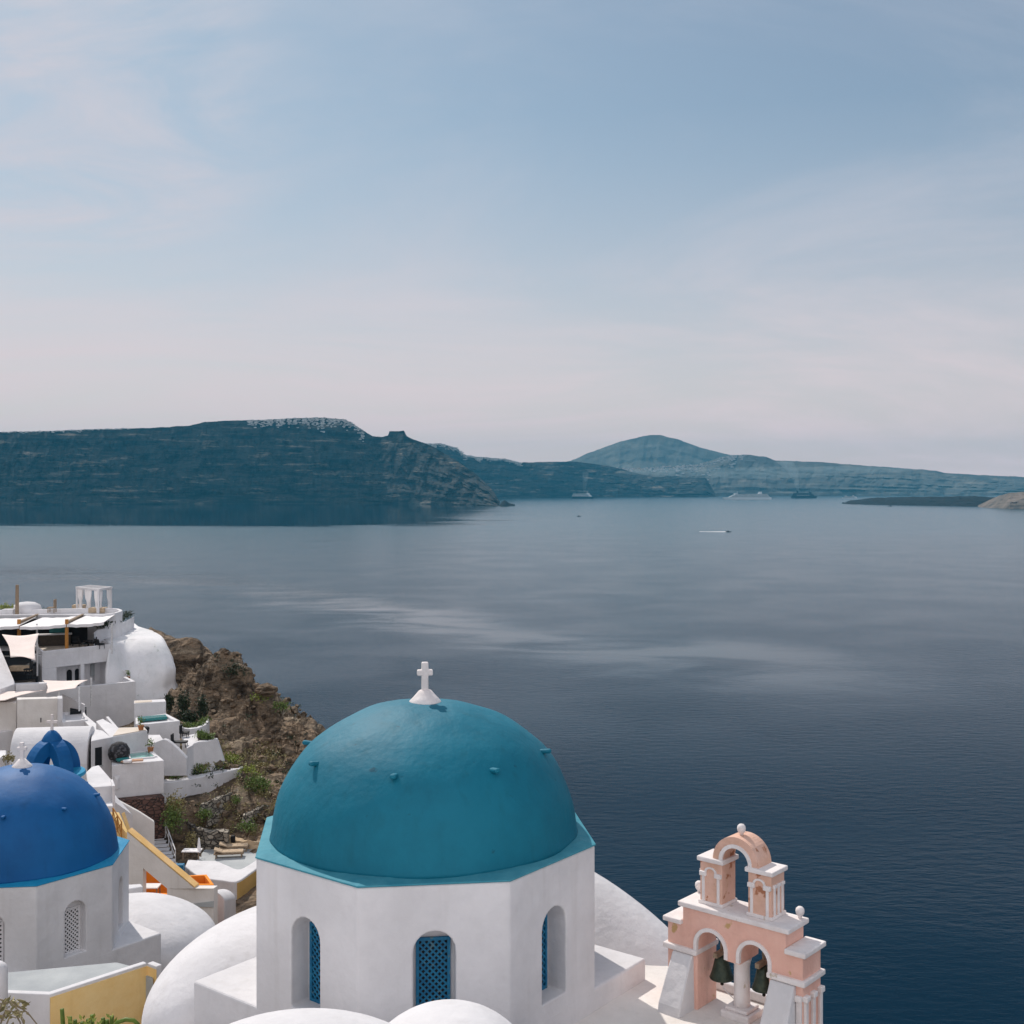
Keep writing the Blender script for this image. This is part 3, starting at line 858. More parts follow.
def church(label, cx, cd, rot, drop, b_axis, dome_m, ledge_m, win_style, n_exp, peg0, arms, nd, win_w, ground):
    zt = H - drop
    c = Vector((cx, cd, 0))
    root = thing('domed_church', label, 'church', (cx, cd, zt - 3.16 - ground))
    zroof = zt - 3.16
    Rr = 3.9
    ap = Rr * math.cos(R(22.5))
    vert = lambda i, r: Vector((cx + r * math.sin(rot + R(22.5 + 45 * i)), cd - r * math.cos(rot + R(22.5 + 45 * i)), 0))
    # drum with deep arched niches on every face
    m = MB(); m.prism([vert(i, Rr) + Z * (zt - .06) for i in range(8)], zroof - .4)
    drum = m.build('drum_wall', M['white'], root)
    cutters = []
    for i in range(8):
        tn = rot + R(45 * i)
        out = Vector((math.sin(tn), -math.cos(tn), 0)); u = Vector((math.cos(tn), math.sin(tn), 0))
        o = c + out * (ap - nd) + Z * (zt - 2.87)
        q = MB(); q.extrude([o + u * a + Z * z for a, z in arch_poly(.84, 1.9)], out * 2)
        k = q.build('cutter', M['white']); cutters.append(k)
    for k in cutters:
        k.data.transform(Matrix.Translation(k.location - ORG[root.name])); k.location = ORG[root.name]
    for k in cutters: k.parent = None
    carve(drum, cutters)
    bv = drum.modifiers.new('bevel', 'BEVEL'); bv.width = .035; bv.segments = 2; bv.limit_method = 'ANGLE'; bv.angle_limit = R(40)
    for i in range(8):
        tn = rot + R(45 * i)
        if -100 < math.degrees((tn + math.pi) % (2 * math.pi) - math.pi) < 110:
            drum_window(root, Vector((cx, cd, 0)), tn, ap, zt - 2.87, win_w, 1.62, nd - .004, win_style)
    # painted ledge: thin edge outside, sloping up to the foot of the dome
    m = MB()
    m.loft([[vert(i, 3.88) + Z * (zt - .06) for i in range(8)], [vert(i, 3.925) + Z * (zt - .055) for i in range(8)], [vert(i, 3.925) + Z * (zt - .02) for i in range(8)],
            [vert(i, 3.6) + Z * (zt + .03) for i in range(8)]])
    m.build('ledge', ledge_m, root, bevel=.012)
    # dome
    a = 3.405
    prof = [(3.45, .0), (3.425, .1), (a, .2)]
    for k in range(2, 29):
        q = math.pi / 2 * k / 28
        r = a * math.cos(q) ** (2 / n_exp); z = b_axis * math.sin(q) ** (2 / n_exp)
        prof.append((r if k < 28 else 0, z))
    m = MB(); m.lathe((cx, cd, zt - .02), prof, 72, jitter=.035, seed=cx)
    dome = m.build('dome', dome_m, root, smooth=True)
    for i in range(8):
        t = peg0 + R(45 * i)
        z = 1.86 * b_axis / 2.92
        r = a * (1 - (z / b_axis) ** n_exp) ** (1 / n_exp)
        o = Vector((math.sin(t), -math.cos(t), 0)); tv = Vector((math.cos(t), math.sin(t), 0))
        p = Vector((cx, cd, zt - .02 + z)) + o * (r - .08)
        dr = (o + Z * .1).normalized()
        q = MB(); q.frame_box(p, dr, tv, dr.cross(tv).normalized() * -1, (0, .27), (-.07, .07), (-.05, .05))
        q.build('footing_stone', dome_m, dome, bevel=.045, seg=3)
    top = zt - .02 + b_axis
    m = MB(); m.lathe((cx, cd, top - .06), [(.37, 0), (.35, .06), (.27, .14), (.20, .22), (.145, .285), (.11, .305), (0, .305)], 20, jitter=.03, seed=3)
    base = m.build('cross_base', M['trim'], root, smooth=True)
    cr = R(8) + rot * .3
    u = Vector((math.cos(cr), math.sin(cr), 0)); vv = Vector((-math.sin(cr), math.cos(cr), 0)); o = Vector((cx, cd, top + .22))
    m = MB()
    s_ = .075
    pts = [(-s_, 0), (s_, 0), (s_, .35), (.175, .35), (.175, .48), (s_, .48), (s_, .65), (-s_, .65), (-s_, .48), (-.175, .48), (-.175, .35), (-s_, .35)]
    m.extrude([o + u * a_ + Z * z - vv * .07 for a_, z in pts], vv * .14)
    m.build('cross', M['trim'], root, bevel=.025)
    # square body under the drum, its corners pointing along the faces
    sq = lambda k, r: Vector((cx + r * math.sin(rot + R(90 * k)), cd - r * math.cos(rot + R(90 * k)), 0))
    m = MB(); f = m.prism([sq(k, 5.1) + Z * zroof for k in range(4)], zroof - ground)
    m.build('body', M['white'], root, bevel=.06, seg=3)
    # roofs over the arms: a barrel vault or a rounded half dome beside the square body
    for (kind, deg, s0, s1, hw, rise, top_) in arms:
        t = rot + R(deg)
        ax = Vector((math.sin(t), -math.cos(t), 0)); w_ = Vector((math.cos(t), math.sin(t), 0))
        crown = zroof + top_
        zb = zroof - ground
        if kind == 'vault':
            rad = (hw * hw + rise * rise) / (2 * rise)
            half = math.asin(hw / rad)
            arc = [(rad * math.sin(q), crown - rad + rad * math.cos(q)) for q in [half * (2 * i / 28 - 1) for i in range(29)]]
            ring = lambda s_, dz=0: [Vector((cx, cd, 0)) + ax * s_ + w_ * a_ + Z * (z + dz) for a_, z in arc] + [Vector((cx, cd, zb)) + ax * s_ + w_ * hw, Vector((cx, cd, zb)) + ax * s_ - w_ * hw]
            m = MB(); m.loft([ring(s0), ring(s1)])
            m.build('barrel_vault', M['white'], root, bevel=.09, seg=3, smooth=False)
        else:
            cs = (s0 + s1) / 2; ra = (s1 - s0) / 2
            k, pe = rise
            m = MB(); m.lathe((0, 0, 0), [(1, zb - crown + top_ + k), (1, 0)] + [(math.cos(q) ** (2 / pe), math.sin(q) ** (2 / pe)) for q in [math.pi / 2 * i / 20 for i in range(1, 20)]] + [(0, 1)], 64)
            for v in m.bm.verts:
                x, y, z = v.co
                v.co = Vector((cx, cd, 0)) + ax * max(3.585, cs + x * ra) + w_ * (y * hw) + Z * ((zroof - k + z * (top_ + k)) if z >= 0 else zb)
            m.build('half_dome', M['white'], root, smooth=True)
    return root


church('white octagonal church under the big turquoise dome with blue lattice windows', -1.964, 26.95, .125, 7.74, 2.92, M['teal'], M['teal_light'], (M['blue_wood'], M['blue_wood']), 2.08,
       R(-9), [('dome', 135, 3.4, 6.9, 4.77, (1.5, 1.4), 1.3), ('dome', -135, 2.6, 6.9, 3.85, (1.5, 2.0), .42)], .5, .69, 9)
church('white octagonal church under the cobalt blue dome at the left edge', -18.39, 44.85, .5073 - R(22.5), 13.83, 3.36, M['cobalt'], M['cobalt_light'], (M['white'], M['white']), 2.0,
       R(9), [('dome', 135, 2.35, 7.95, 3.45, (1.4, 1.8), .1), ('dome', -135, 2.35, 7.95, 3.45, (1.4, 1.8), .1)], .3, .66, 9)

# ================================================================ pink bell tower
O = Vector((3.66, 26.2, H - 9.1)); U = Vector((.759, -.651, 0)); V = Vector((.651, .759, 0))
tw = thing('bell_tower', 'salmon pink bell tower with white trim and two open arches', 'bell tower', O + U * 1.3 + V * .46 - Z * 2.3)
tp = lambda u, v, z: O + U * u + V * v + Z * z


def slab(mb, ru, rv, rz_):
    mb.frame_box(O, U, V, Z, ru, rv, rz_)
    return mb


# lower wall: one block with the two arches cut through it
ZB = -2.3
m = MB()
outl = [(-.33, ZB), (2.93, ZB), (2.93, -.5), (2.54, -.5), (2.54, -.11), (.06, -.11), (.06, -.5), (-.33, -.5)]
m.extrude([tp(a, .06, z) for a, z in outl], V * .81)
wall = m.build('arcade_wall', M['pink'], tw)
cut = []
for (c_, w_) in ((.775, .69), (1.82, .68)):
    q = MB(); q.extrude([tp(c_ + a, -.5, z) for a, z in [(-w_ / 2, ZB - .3), (w_ / 2, ZB - .3)] + [(w_ / 2 * math.cos(t), -.85 + w_ / 2 * math.sin(t)) for t in [math.pi * i / 16 for i in range(17)]]], V * 2)
    cut.append(q.build('cutter', M['pink']))
q = MB(); slab(q, (1.0, 1.6), (-.5, 1.5), (ZB - .3, -1.04)); cut.append(q.build('cutter', M['pink']))
for k in cut:
    k.data.transform(Matrix.Translation(k.location - ORG[tw.name])); k.location = ORG[tw.name]
carve(wall, cut)
bv = wall.modifiers.new('bevel', 'BEVEL'); bv.width = .02; bv.segments = 2; bv.limit_method = 'ANGLE'; bv.angle_limit = R(40)
for (c_, w_) in ((.775, .69), (1.82, .68)):
    q = MB()
    r0, r1 = w_ / 2 - .004, w_ / 2 + .075
    ang = [math.pi * i / 18 for i in range(19)]
    inner = [(c_ + r0 * math.cos(t), -.85 + r0 * math.sin(t)) for t in ang]; outer = [(c_ + r1 * math.cos(t), -.85 + r1 * math.sin(t)) for t in ang]
    inner = [(c_ + r0, -1.0)] + inner + [(c_ - r0, -1.0)]; outer = [(c_ + r1, -1.0)] + outer + [(c_ - r1, -1.0)]
    q.grid([[tp(a, vv, z) for a, z in line] for vv, line in ((.07, outer), (.015, outer), (.015, inner), (.10, inner))])
    q.build('archivolt', M['trim'], tw)
q = MB(); slab(q, (-.04, 2.64), (0, .93), (-.11, 0)); q.build('top_slab', M['trim'], tw, bevel=.025)
for a, b in ((-.42, .055), (2.545, 3.02)):
    q = MB(); slab(q, (a, b), (-.02, .95), (-.51, -.40)); q.build('shoulder_slab', M['trim'], tw, bevel=.025)
for a, b in ((-.41, .45), (2.14, 3.01)):
    q = MB(); slab(q, (a, b), (-.03, .94), (-1.10, -.98)); q.build('cornice', M['trim'], tw, bevel=.03)
# centre column
q = MB(); q.lathe(tp(1.30, .46, 0), [(.185, -2.14), (.175, -1.9), (.17, -1.2), (.19, -1.1), (.21, -1.05), (.21, -1.035)], 20); col_ = q.build('column', M['trim'], tw, smooth=True)
q = MB(); slab(q, (.96, 1.64), (.12, .80), (-2.3, -2.14)); slab(q, (1.03, 1.57), (.19, .73), (-2.14, -2.06)); q.build('plinth', M['trim'], tw, bevel=.03)
# sloping white buttresses in front of both piers
for a, b, a2, b2 in ((-.16, .34, -.2, .36), (2.22, 2.78, 2.2, 2.8)):
    q = MB()
    q.loft([[tp(a2, -.62, ZB - .3), tp(b2, -.62, ZB - .3), tp(b2, .08, ZB - .3), tp(a2, .08, ZB - .3)], [tp(a2, -.52, -2.1), tp(b2, -.52, -2.1), tp(b2, .08, -2.1), tp(a2, .08, -2.1)],
            [tp(a, -.02, -1.12), tp(b, -.02, -1.12), tp(b, .08, -1.10), tp(a, .08, -1.10)]])
    q.build('buttress', M['white'], tw, bevel=.03)
# colonnettes on the right hand end
for v_ in (.14, .46, .78):
    q = MB(); slab(q, (2.925, 3.0), (v_ - .055, v_ + .055), (ZB, -1.42)); slab(q, (2.92, 3.035), (v_ - .085, v_ + .085), (-1.42, -1.3)); q.build('colonnette', M['trim'], tw, bevel=.02)
q = MB(); slab(q, (2.8, 2.92), (.0, .07), (ZB, -1.42)); slab(q, (2.78, 2.93), (-.03, .07), (-1.42, -1.3)); q.build('colonnette', M['trim'], tw, bevel=.02)
# upper belfry
for (a, b) in ((.40, .95), (1.58, 2.13)):
    q = MB(); slab(q, (a, b), (.22, .80), (.06, .93)); pier = q.build('upper_pier', M['pink_worn'], tw, bevel=.02)
    q = MB(); slab(q, (a - .03, b + .03), (.19, .83), (0, .075)); q.build('pier_base', M['trim'], pier, bevel=.015)
    q = MB(); slab(q, (a - .055, b + .055), (.165, .855), (.93, 1.03)); q.build('pier_cap', M['trim'], pier, bevel=.02)
    spots = [(a + .09, .20), (b - .09, .20)]
    for (u_, v_) in spots:
        q = MB(); slab(q, (u_ - .035, u_ + .035), (v_ - .005, v_ + .06), (.07, .62)); slab(q, (u_ - .085, u_ + .085), (v_ - .035, v_ + .08), (.62, .72)); q.build('colonnette', M['trim'], pier, bevel=.015)
    q = MB()
    cc = (a + b) / 2
    ang = [math.pi * i / 10 for i in range(11)]
    q.grid([[tp(cc + r_ * math.cos(t), vv, .72 + r_ * .75 * math.sin(t)) for t in ang] for vv, r_ in ((.225, .15), (.19, .15), (.19, .10), (.225, .10))])
    q.build('small_arch', M['trim'], pier)
    side = b if b > 2 else a
    sg = 1 if b > 2 else -1
    for v_ in (.34, .51, .68):
        q = MB(); lo, hi = sorted((side - .01 * sg, side + .03 * sg)); slab(q, (lo, hi), (v_ - .035, v_ + .035), (.07, .66))
        lo, hi = sorted((side - .01 * sg, side + .05 * sg)); slab(q, (lo, hi), (v_ - .065, v_ + .065), (.66, .73)); q.build('colonnette', M['trim'], pier, bevel=.012)
q = MB()
cc = 1.265; ang = [math.pi * i / 24 for i in range(25)]
r0, r1 = .325, .555
sec = [[tp(cc + r * math.cos(t), vv, 1.03 + r * math.sin(t)) for t in ang] for r, vv in ((r0, .24), (r1, .24), (r1, .80), (r0, .80), (r0, .24))]
q.grid(sec); q.build('top_arch', M['pink_worn'], tw, smooth=False)
q = MB(); q.grid([[tp(cc + r * math.cos(t), vv, 1.03 + r * math.sin(t)) for t in ang] for r, vv in ((r0 + .075, .25), (r0 + .075, .215), (r0 - .006, .215), (r0 - .006, .27))]); q.build('archivolt', M['trim'], tw)
for (u_, v_, z_, nm) in ((1.265, .5, 1.57, 'ball_finial'), (.02, .80, 0, 'ball_finial'), (2.5, .78, 0, 'ball_finial')):
    q = MB(); q.lathe(tp(u_, v_, z_), [(.045, 0), (.04, .04), (.06, .06), (.085, .10), (.095, .155), (.085, .205), (.05, .24), (0, .25)], 16); q.build(nm, M['trim'], tw, smooth=True)


def bell(label, u_, v_, z_, s_):
    t = thing('bronze_bell', label, 'bell', tp(u_, v_, z_), 'bells of the pink tower')
    q = MB(); q.lathe(tp(u_, v_, z_), [(.20 * s_, .07), (.255 * s_, 0), (.265 * s_, .02), (.22 * s_, .13), (.18 * s_, .28), (.15 * s_, .42), (.10 * s_, .5), (0, .52)], 28); q.build('bell_body', M['bronze'], t, smooth=True)
    q = MB(); q.frame_box(tp(u_, v_, z_), U, V, Z, (-.05, .05), (-.28, .42), (.52, .62)); q.tube([tp(u_, v_, z_ + .6), tp(u_, v_, z_ + .84)], .03, 8); q.build('yoke', M['wood'], t)
    q = MB(); q.tube([tp(u_, v_, z_ + .1), tp(u_ + .01, v_, z_ - .1)], .018, 6); q.lathe(tp(u_ + .01, v_, z_ - .16), [(0, 0), (.035, .02), (.04, .05), (0, .09)], 8); q.build('clapper', M['iron'], t)


bell('green bronze bell hanging in the left arch of the pink tower', .80, .46, -1.62, 1.0)
bell('green bronze bell hanging in the right arch of the pink tower', 1.84, .42, -1.56, .95)
m = MB(); m.tube([tp(.72, .55, -1.75), tp(.84, .6, -1.95), tp(1.0, .7, -2.12), tp(1.2, .85, -2.2)], .012, 6); tag(m.build('bell_rope', M['cloth_white']), 'pale rope trailing from the left bell to the terrace', 'rope')

# white terrace the tower stands on
m = MB()
zt_ = H - 9.1 + ZB
pl = [(-2.2, 23.6), (1.2, 20.9), (3.2, 20.6), (6.05, 23.0), (6.62, 24.9), (6.2, 26.0), (5.2, 27.3), (2.5, 29.5), (0, 28)]
m.prism([Vector((x, y, zt_ + .01)) for x, y in pl], zt_ - 7)
root = m.build('tower_terrace', M['beige'], bevel=.05); tag(root, 'pale plastered terrace under the pink bell tower', 'terrace')
q = MB()
a_, b_ = tp(-.3, 1.35, 0), tp(2.9, 1.35, 0)
q.frame_box(O, U, V, Z, (-.6, 2.55), (1.25, 1.42), (ZB + .01, ZB + .22)); tag(q.build('low_wall', M['white'], bevel=.04), 'low white wall behind the pink bell tower', 'wall')
# pale plastered flank between the church vault and the tower
m = MB()
pa = [P(600, 905, 27.4), P(628, 931, 26.6), P(655, 962, 26.4), P(661, 990, 25.9), P(640, 1012, 24.5), P(600, 1000, 26.0)]

# ================================================================ foreground roofs
def vault(name, label, cat, a, b, hw, rise, zb, mat, seg=28, flat=0.0, parent=None):
    """barrel vault: crown line from a to b"""
    a, b = Vector(a), Vector(b)
    ax = (b - a); ax.z = 0; ax.normalize(); w_ = Vector((ax.y, -ax.x, 0))
    rad = (hw * hw + rise * rise) / (2 * rise); half = math.asin(min(1, hw / rad))
    if rise > hw: rad = None
    rings = []
    for p in (a, b):
        arc = [(rad * math.sin(q), -rad + rad * math.cos(q)) for q in [half * (2 * i / seg - 1) for i in range(seg + 1)]]
        rings.append([p + w_ * u_ + Z * z for u_, z in arc] + [Vector((p.x, p.y, zb)) + w_ * hw, Vector((p.x, p.y, zb)) - w_ * hw])
    m = MB(); m.loft(rings)
    o = m.build(name, mat, parent, bevel=.06, seg=3)
    if parent is None: tag(o, label, cat)
    return o


def cupola(name, label, c, rx, ry, rz_, zb, mat, rot=0):
    m = MB(); m.lathe((0, 0, 0), [(1, zb - c.z), (1, -.0)] + [(math.cos(q), math.sin(q)) for q in [math.pi / 2 * i / 16 for i in range(1, 16)]] + [(0, 1)], 48)
    for v in m.bm.verts:
        z = v.co.z
        x, y = v.co.x * rx, v.co.y * ry
        v.co = Vector((c.x + x * math.cos(rot) - y * math.sin(rot), c.y + x * math.sin(rot) + y * math.cos(rot), c.z + (z * rz_ if z > 0 else z)))
    o = m.build(name, mat, smooth=True); tag(o, label, 'roof')
    return o


t1 = P(446, 1001, 15.5)
cupola('vaulted_roof', 'rounded white roof top in front of the middle church window', Vector((t1.x, t1.y + .3, t1.z - 1.36)), 1.25, 1.6, 1.05, 78, M['white'])
t2 = P(300, 1011.5, 14.0)
cupola('vaulted_roof', 'broad flat white roof top below the left church window', Vector((t2.x - .05, t2.y + .3, t2.z - 1.17)), 1.75, 1.5, .86, 78, M['white'])

# yellow house at the lower left
hs = thing('yellow_walled_house', 'low house with an ochre yellow side wall and grey roof at the lower left', 'house', D(40, 980, 15.0) - Z * 5)
tp_ = top_px([(-60, 990), (50, 994.5), (147, 963), (156, 966.5), (150, 958), (118, 950), (-60, 966)], 15.0)
hc_ = sum(tp_, Vector()) / 7
m = MB(); m.prism([p.lerp(hc_, .035) - Z * .38 for p in tp_], H - 20.4); m.build('roof_floor', M['grey'], hs)
m = MB(); quad_wall(m, tp_[0], tp_[1], H - 20.5, .22, -1); quad_wall(m, tp_[1] + Z * .004, tp_[2] + Z * .004, H - 20.5, .22, -1); quad_wall(m, tp_[2], tp_[3], H - 20.5, .22, -1); m.build('wall', M['white'], hs, bevel=.03)
a, b, c_ = tp_[1], tp_[2], tp_[3]
m = MB(); n_ = Vector(((b - a).y, -(b - a).x, 0)).normalized() * .03
m.prism([a + n_ - Z * .09, b + n_ - Z * .09, b - Z * .09, a - Z * .09], H - 20.4); m.prism([b - Z * .09 + n_, c_ - Z * .09 + n_, c_ - Z * .09 - n_, b - Z * .09 - n_], H - 20.4)
m.build('painted_side', M['yellow'], hs)
ch = MB(); cp = P(-4, 962, 34.5); ch.lathe((cp.x, cp.y, cp.z - 1.6), [(.32, 0), (.32, 1.3), (.29, 1.48), (.18, 1.58), (0, 1.6)], 18); tag(ch.build('chimney', M['white'], smooth=True), 'round topped white chimney at the left edge', 'chimney')

# white rooftop just below the photographer with plants along its edge
m = MB(); m.prism([Vector((x, y, H - 4.72)) for x, y in ((-6.5, 7.6), (-2.9, 7.6), (-2.9, 9.9), (-6.5, 9.9))], H - 14); tag(m.build('foreground_rooftop', M['white'], bevel=.05), 'white rooftop edge with plants at the bottom left', 'roof')
m = MB(); m.prism([Vector((x, y, H - 1.7)) for x, y in ((-11, -16), (3.5, -16), (3.0, 1.6), (-7, 1.8))], H - 12); o = m.build('lookout_terrace', M['white'], bevel=.05); tag(o, kind='structure')

m = MB()  # unseen white roofs added to bounce sunlight onto the church walls
for x0, x1, d0, d1 in ((-8.6, 7.2, 10.4, 13.2), (-10.2, 7.0, 13.4, 16.6), (-11.6, 6.4, 16.8, 20.2), (-12.8, 4.6, 20.4, 22.6), (-15.5, -7.2, 22.8, 26.2), (-17.5, -9.0, 26.4, 29.8), (-19.5, -10.0, 30.0, 33.4)):
    m.prism([Vector((x, y, H - (.456 * d1 + .18))) for x, y in ((x0, d0), (x1, d0), (x1, d1), (x0, d1))], H - 24)
o = m.build('bounce_terraces', M['white'], bevel=.05); tag(o, kind='structure')
rg = random.Random(5)
pot = thing('succulent_plant', 'green finger stemmed succulent at the bottom left edge', 'plant', P(98, 1100, 9.3))
m = MB()
for px0, px1, y1 in ((66, 62, 1009), (72, 70, 1017), (77, 75, 1020), (92, 92, 1015), (90, 88, 1019), (101, 103, 1018), (110, 112, 1016), (106, 107, 1020), (84, 82, 1022)):
    pb = P(px0, 1068, 9.3); pm = P((px0 + px1) / 2 + rg.uniform(-1, 1), 1045, 9.3); pt_ = P(px1, y1, 9.3)
    m.tube([pb, pm, pt_.lerp(pm, .3), pt_], .022, 8, .016)
ring = [P(106, 1050, 9.2), P(112, 1030, 9.2), P(118, 1022, 9.2), P(126, 1019.5, 9.2), P(134, 1020.5, 9.2), P(138, 1024, 9.2), P(139, 1032, 9.2)]
m.tube(ring, .02, 8, .014)
st_ = m.build('stem', M['succulent'], pot, smooth=True)
m = MB()
for _ in range(60):
    px = rg.uniform(64, 116)
    q0 = P(px, rg.uniform(1018, 1045), 9.25)
    a = Vector((rg.uniform(-1, 1), rg.uniform(-.5, .5), rg.uniform(.2, 1))).normalized() * .05
    b = a.orthogonal().normalized() * .012
    m.face([m.bm.verts.new(x) for x in (q0, q0 + a * .5 + b, q0 + a, q0 + a * .5 - b)])
tag(m.build('leaf', M['leaf_lime'], pot), kind='stuff')
q = MB(); bc = P(88, 1095, 9.3); bc.z = H - 4.72; q.lathe(bc, [(.24, 0), (.32, .22), (.33, .26)], 18); q.build('pot', M['terracotta'], pot)
tw_ = thing('dry_twig_bush', 'bare arching twigs with a few dry leaves in the bottom left corner', 'plant', P(0, 1110, 8.4))
m = MB()
for k, pts in enumerate(([(-20, 1085), (-8, 1030), (2, 1003), (10, 1002), (18, 1010), (26, 1030)], [(-20, 1085), (-14, 1020), (-2, 999), (14, 1003), (28, 1013), (40, 1028)], [(-22, 1085), (-6, 1040), (6, 1010), (14, 1012), (20, 1022), (24, 1040)],
                        [(-30, 1090), (-18, 1010), (-6, 998), (6, 1001), (22, 1009)], [(-20, 1085), (0, 1040), (10, 1016), (16, 1018)])):
    m.tube([P(x, y, 8.4 + .05 * k) for x, y in pts], .0085, 6, .004)
m.build('twig', M['twig'], tw_)
m = MB()
for _ in range(34):
    m.leaves(P(rg.uniform(0, 24), rg.uniform(1002, 1024), 8.4 + rg.uniform(-.1, .3)), (.03, .03, .03), 2, .06, rg)
tag(m.build('leaf', M['leaf_dry'], tw_), kind='stuff')
# ================================================================ hillside
CTRL = []   # (x, distance, drop below the camera)
def cp_px(px, py, d): CTRL.append(((px - CX) / F * d, d, (py - CY) / F * d))
for px, py, d in ((162, 633, 126), (172, 636, 122), (180, 639, 119), (189, 644, 116), (208, 658, 110), (222, 662, 107), (242, 676, 106), (258, 690, 102), (277, 701, 101), (296, 716, 99), (312, 731, 97), (326, 738, 95), (345, 754, 93), (400, 795, 85), (450, 835, 75), (520, 885, 62),
                  (180, 700, 107), (200, 720, 103), (212, 700, 106), (225, 722, 102), (236, 757, 95.5), (243, 715, 103), (262, 728, 100), (285, 745, 96.5), (272, 775, 91), (300, 765, 92), (255, 765, 93), (212, 752, 95), (275, 800, 86), (310, 790, 88)):
    cp_px(px, py, d)
for px, py, d in [(162, 634, 126), (189, 645, 115), (208, 658, 110), (242, 676, 106), (277, 701, 101), (312, 731, 97), (345, 754, 93), (400, 795, 85), (450, 835, 75), (520, 885, 62)]:
    x = (px - CX) / F * d; dr = (py - CY) / F * d
    for off, fall in ((7, 9), (25, 45), (60, 88), (110, 100)):
        CTRL.append((x + off * .75, d + off * .66, dr + fall))
CTRL += [(-31.6, 112, 19.6), (-32.6, 110, 20), (-31.8, 115, 18.2), (-33.5, 114, 19), (-37, 110, 20.8), (-40, 114, 19.8), (-38, 104, 22.5), (-35.5, 100, 22.5), (-33.5, 98, 22.6), (-42, 108, 21.5), (-44, 100, 21.5), (-34.3, 105, 21.3), (-36, 114, 19.2), (-27, 87, 20.6), (-24, 87, 20.7), (-21, 89, 20.9), (-26, 83.5, 22.5), (-21, 84.5, 22.5), (-19, 80, 25.3), (-24, 79.5, 25.3), (-17, 78, 25.4), (-19.5, 82.3, 25), (-22.5, 81.6, 25), (-22, 70, 24.8), (-14, 70, 25), (-10, 60, 22), (-5, 50, 20),
         (-2, 27, 15), (5, 26, 14), (0, 36, 16), (-10, 36, 18), (-18, 45, 21.5), (-14, 36, 20), (-20, 60, 24), (-28, 62, 24), (-29, 80, 23), (-31, 84, 22), (-36, 80, 22), (-36, 90, 21.5), (-33, 98, 21.3), (-40, 105, 21), (-45, 115, 19), 
         (-45, 130, 18), (-60, 130, 17), (-60, 105, 16), (-52, 90, 19), (-60, 60, 12), (-42, 60, 20), (-40, 40, 14), (-30, 30, 16), (-30, 10, 7), (-60, 150, 30), (-40, 140, 42), (-38, 160, 85), (-60, 180, 90), (-100, 100, 0), (-120, 180, 40), (-120, 30, -10),
         (7.5, 25, 13), (9, 22, 22), (12, 25, 45), (11, 18, 30), (6, 12, 12), (8, 8, 12), (13, 6, 32), (20, 15, 75), (30, 30, 98), (12, 40, 60), (8, 34, 30), (25, 60, 100), (5, 50, 40), (15, 55, 90), (3, 5, 6), (-3, 5, 6), (-8, 12, 9), (-3, 16, 10), (2, 16, 10), (50, 10, 100), (40, 90, 100), (20, 100, 100), (0, 150, 100), (60, 150, 100),
         (-10, -10, 4), (5, -10, 8), (20, -10, 50), (40, -20, 95), (-60, -20, -5), (-5, 22, 13), (6, 20, 16)]
cx_ = np.array([c[:2] for c in CTRL]); cz_ = np.array([c[2] for c in CTRL])
dm = np.sqrt(((cx_[:, None] - cx_[None]) ** 2).sum(-1) + .6)
A_ = np.zeros((len(cz_) + 3, len(cz_) + 3)); A_[:-3, :-3] = dm + np.eye(len(cz_)) * .02
A_[:-3, -3] = 1; A_[:-3, -2:] = cx_; A_[-3, :-3] = 1; A_[-2:, :-3] = cx_.T
sol = np.linalg.solve(A_, np.concatenate([cz_, [0, 0, 0]]))


def drop_at(xy):
    xy = np.atleast_2d(xy)
    k = np.sqrt(((xy[:, None] - cx_[None]) ** 2).sum(-1) + .6)
    return k @ sol[:-3] + sol[-3] + xy @ sol[-2:]


ROCK = [((px - CX) / F * d, d) for px, py, d in ((189, 660, 110), (205, 690, 107), (225, 705, 103), (245, 720, 102), (262, 720, 100), (285, 735, 97), (305, 750, 94), (330, 755, 93), (250, 690, 104))]
px_cols = list(range(-1500, -150, 50)) + [x * .5 for x in range(-300, 300, 18)] + [150 + 2.0 * i for i in range(110)] + list(range(370, 900, 10)) + list(range(900, 2500, 60))
d_rows = [3 * (66 / 3) ** (i / 45) for i in range(45)] + [66 + .5 * i for i in range(108)] + [120 * (420 / 120) ** (i / 30) for i in range(31)]
grid_xy = np.array([[((p - CX) / F * d, d) for p in px_cols] for d in d_rows])
dz = np.concatenate([drop_at(row) for row in grid_xy]).reshape(len(d_rows), len(px_cols))
rk = np.array(ROCK)
WL = [(p.x, p.y) for p in [D(x, y, 21.0) for x, y in ((158, 781.8), (175, 779.8), (190, 777.4), (205, 774.5), (220, 771.4), (234, 768.2), (245, 766.2))]]
for i, d in enumerate(d_rows):
    for j in range(len(px_cols)):
        x = grid_xy[i, j, 0]
        if WL[0][0] < x < WL[-1][0]:
            dw = interp(WL, x)
            fr_ = (x - WL[0][0]) / (WL[-1][0] - WL[0][0])
            if dw - 7 < d < dw + .3: dz[i, j] = max(dz[i, j], 22.6 - .75 * fr_ + .08 * (dw - d))
            elif dw + .3 <= d < dw + 1.5: dz[i, j] = max(dz[i, j], 21.15)
m = MB(); pts = []
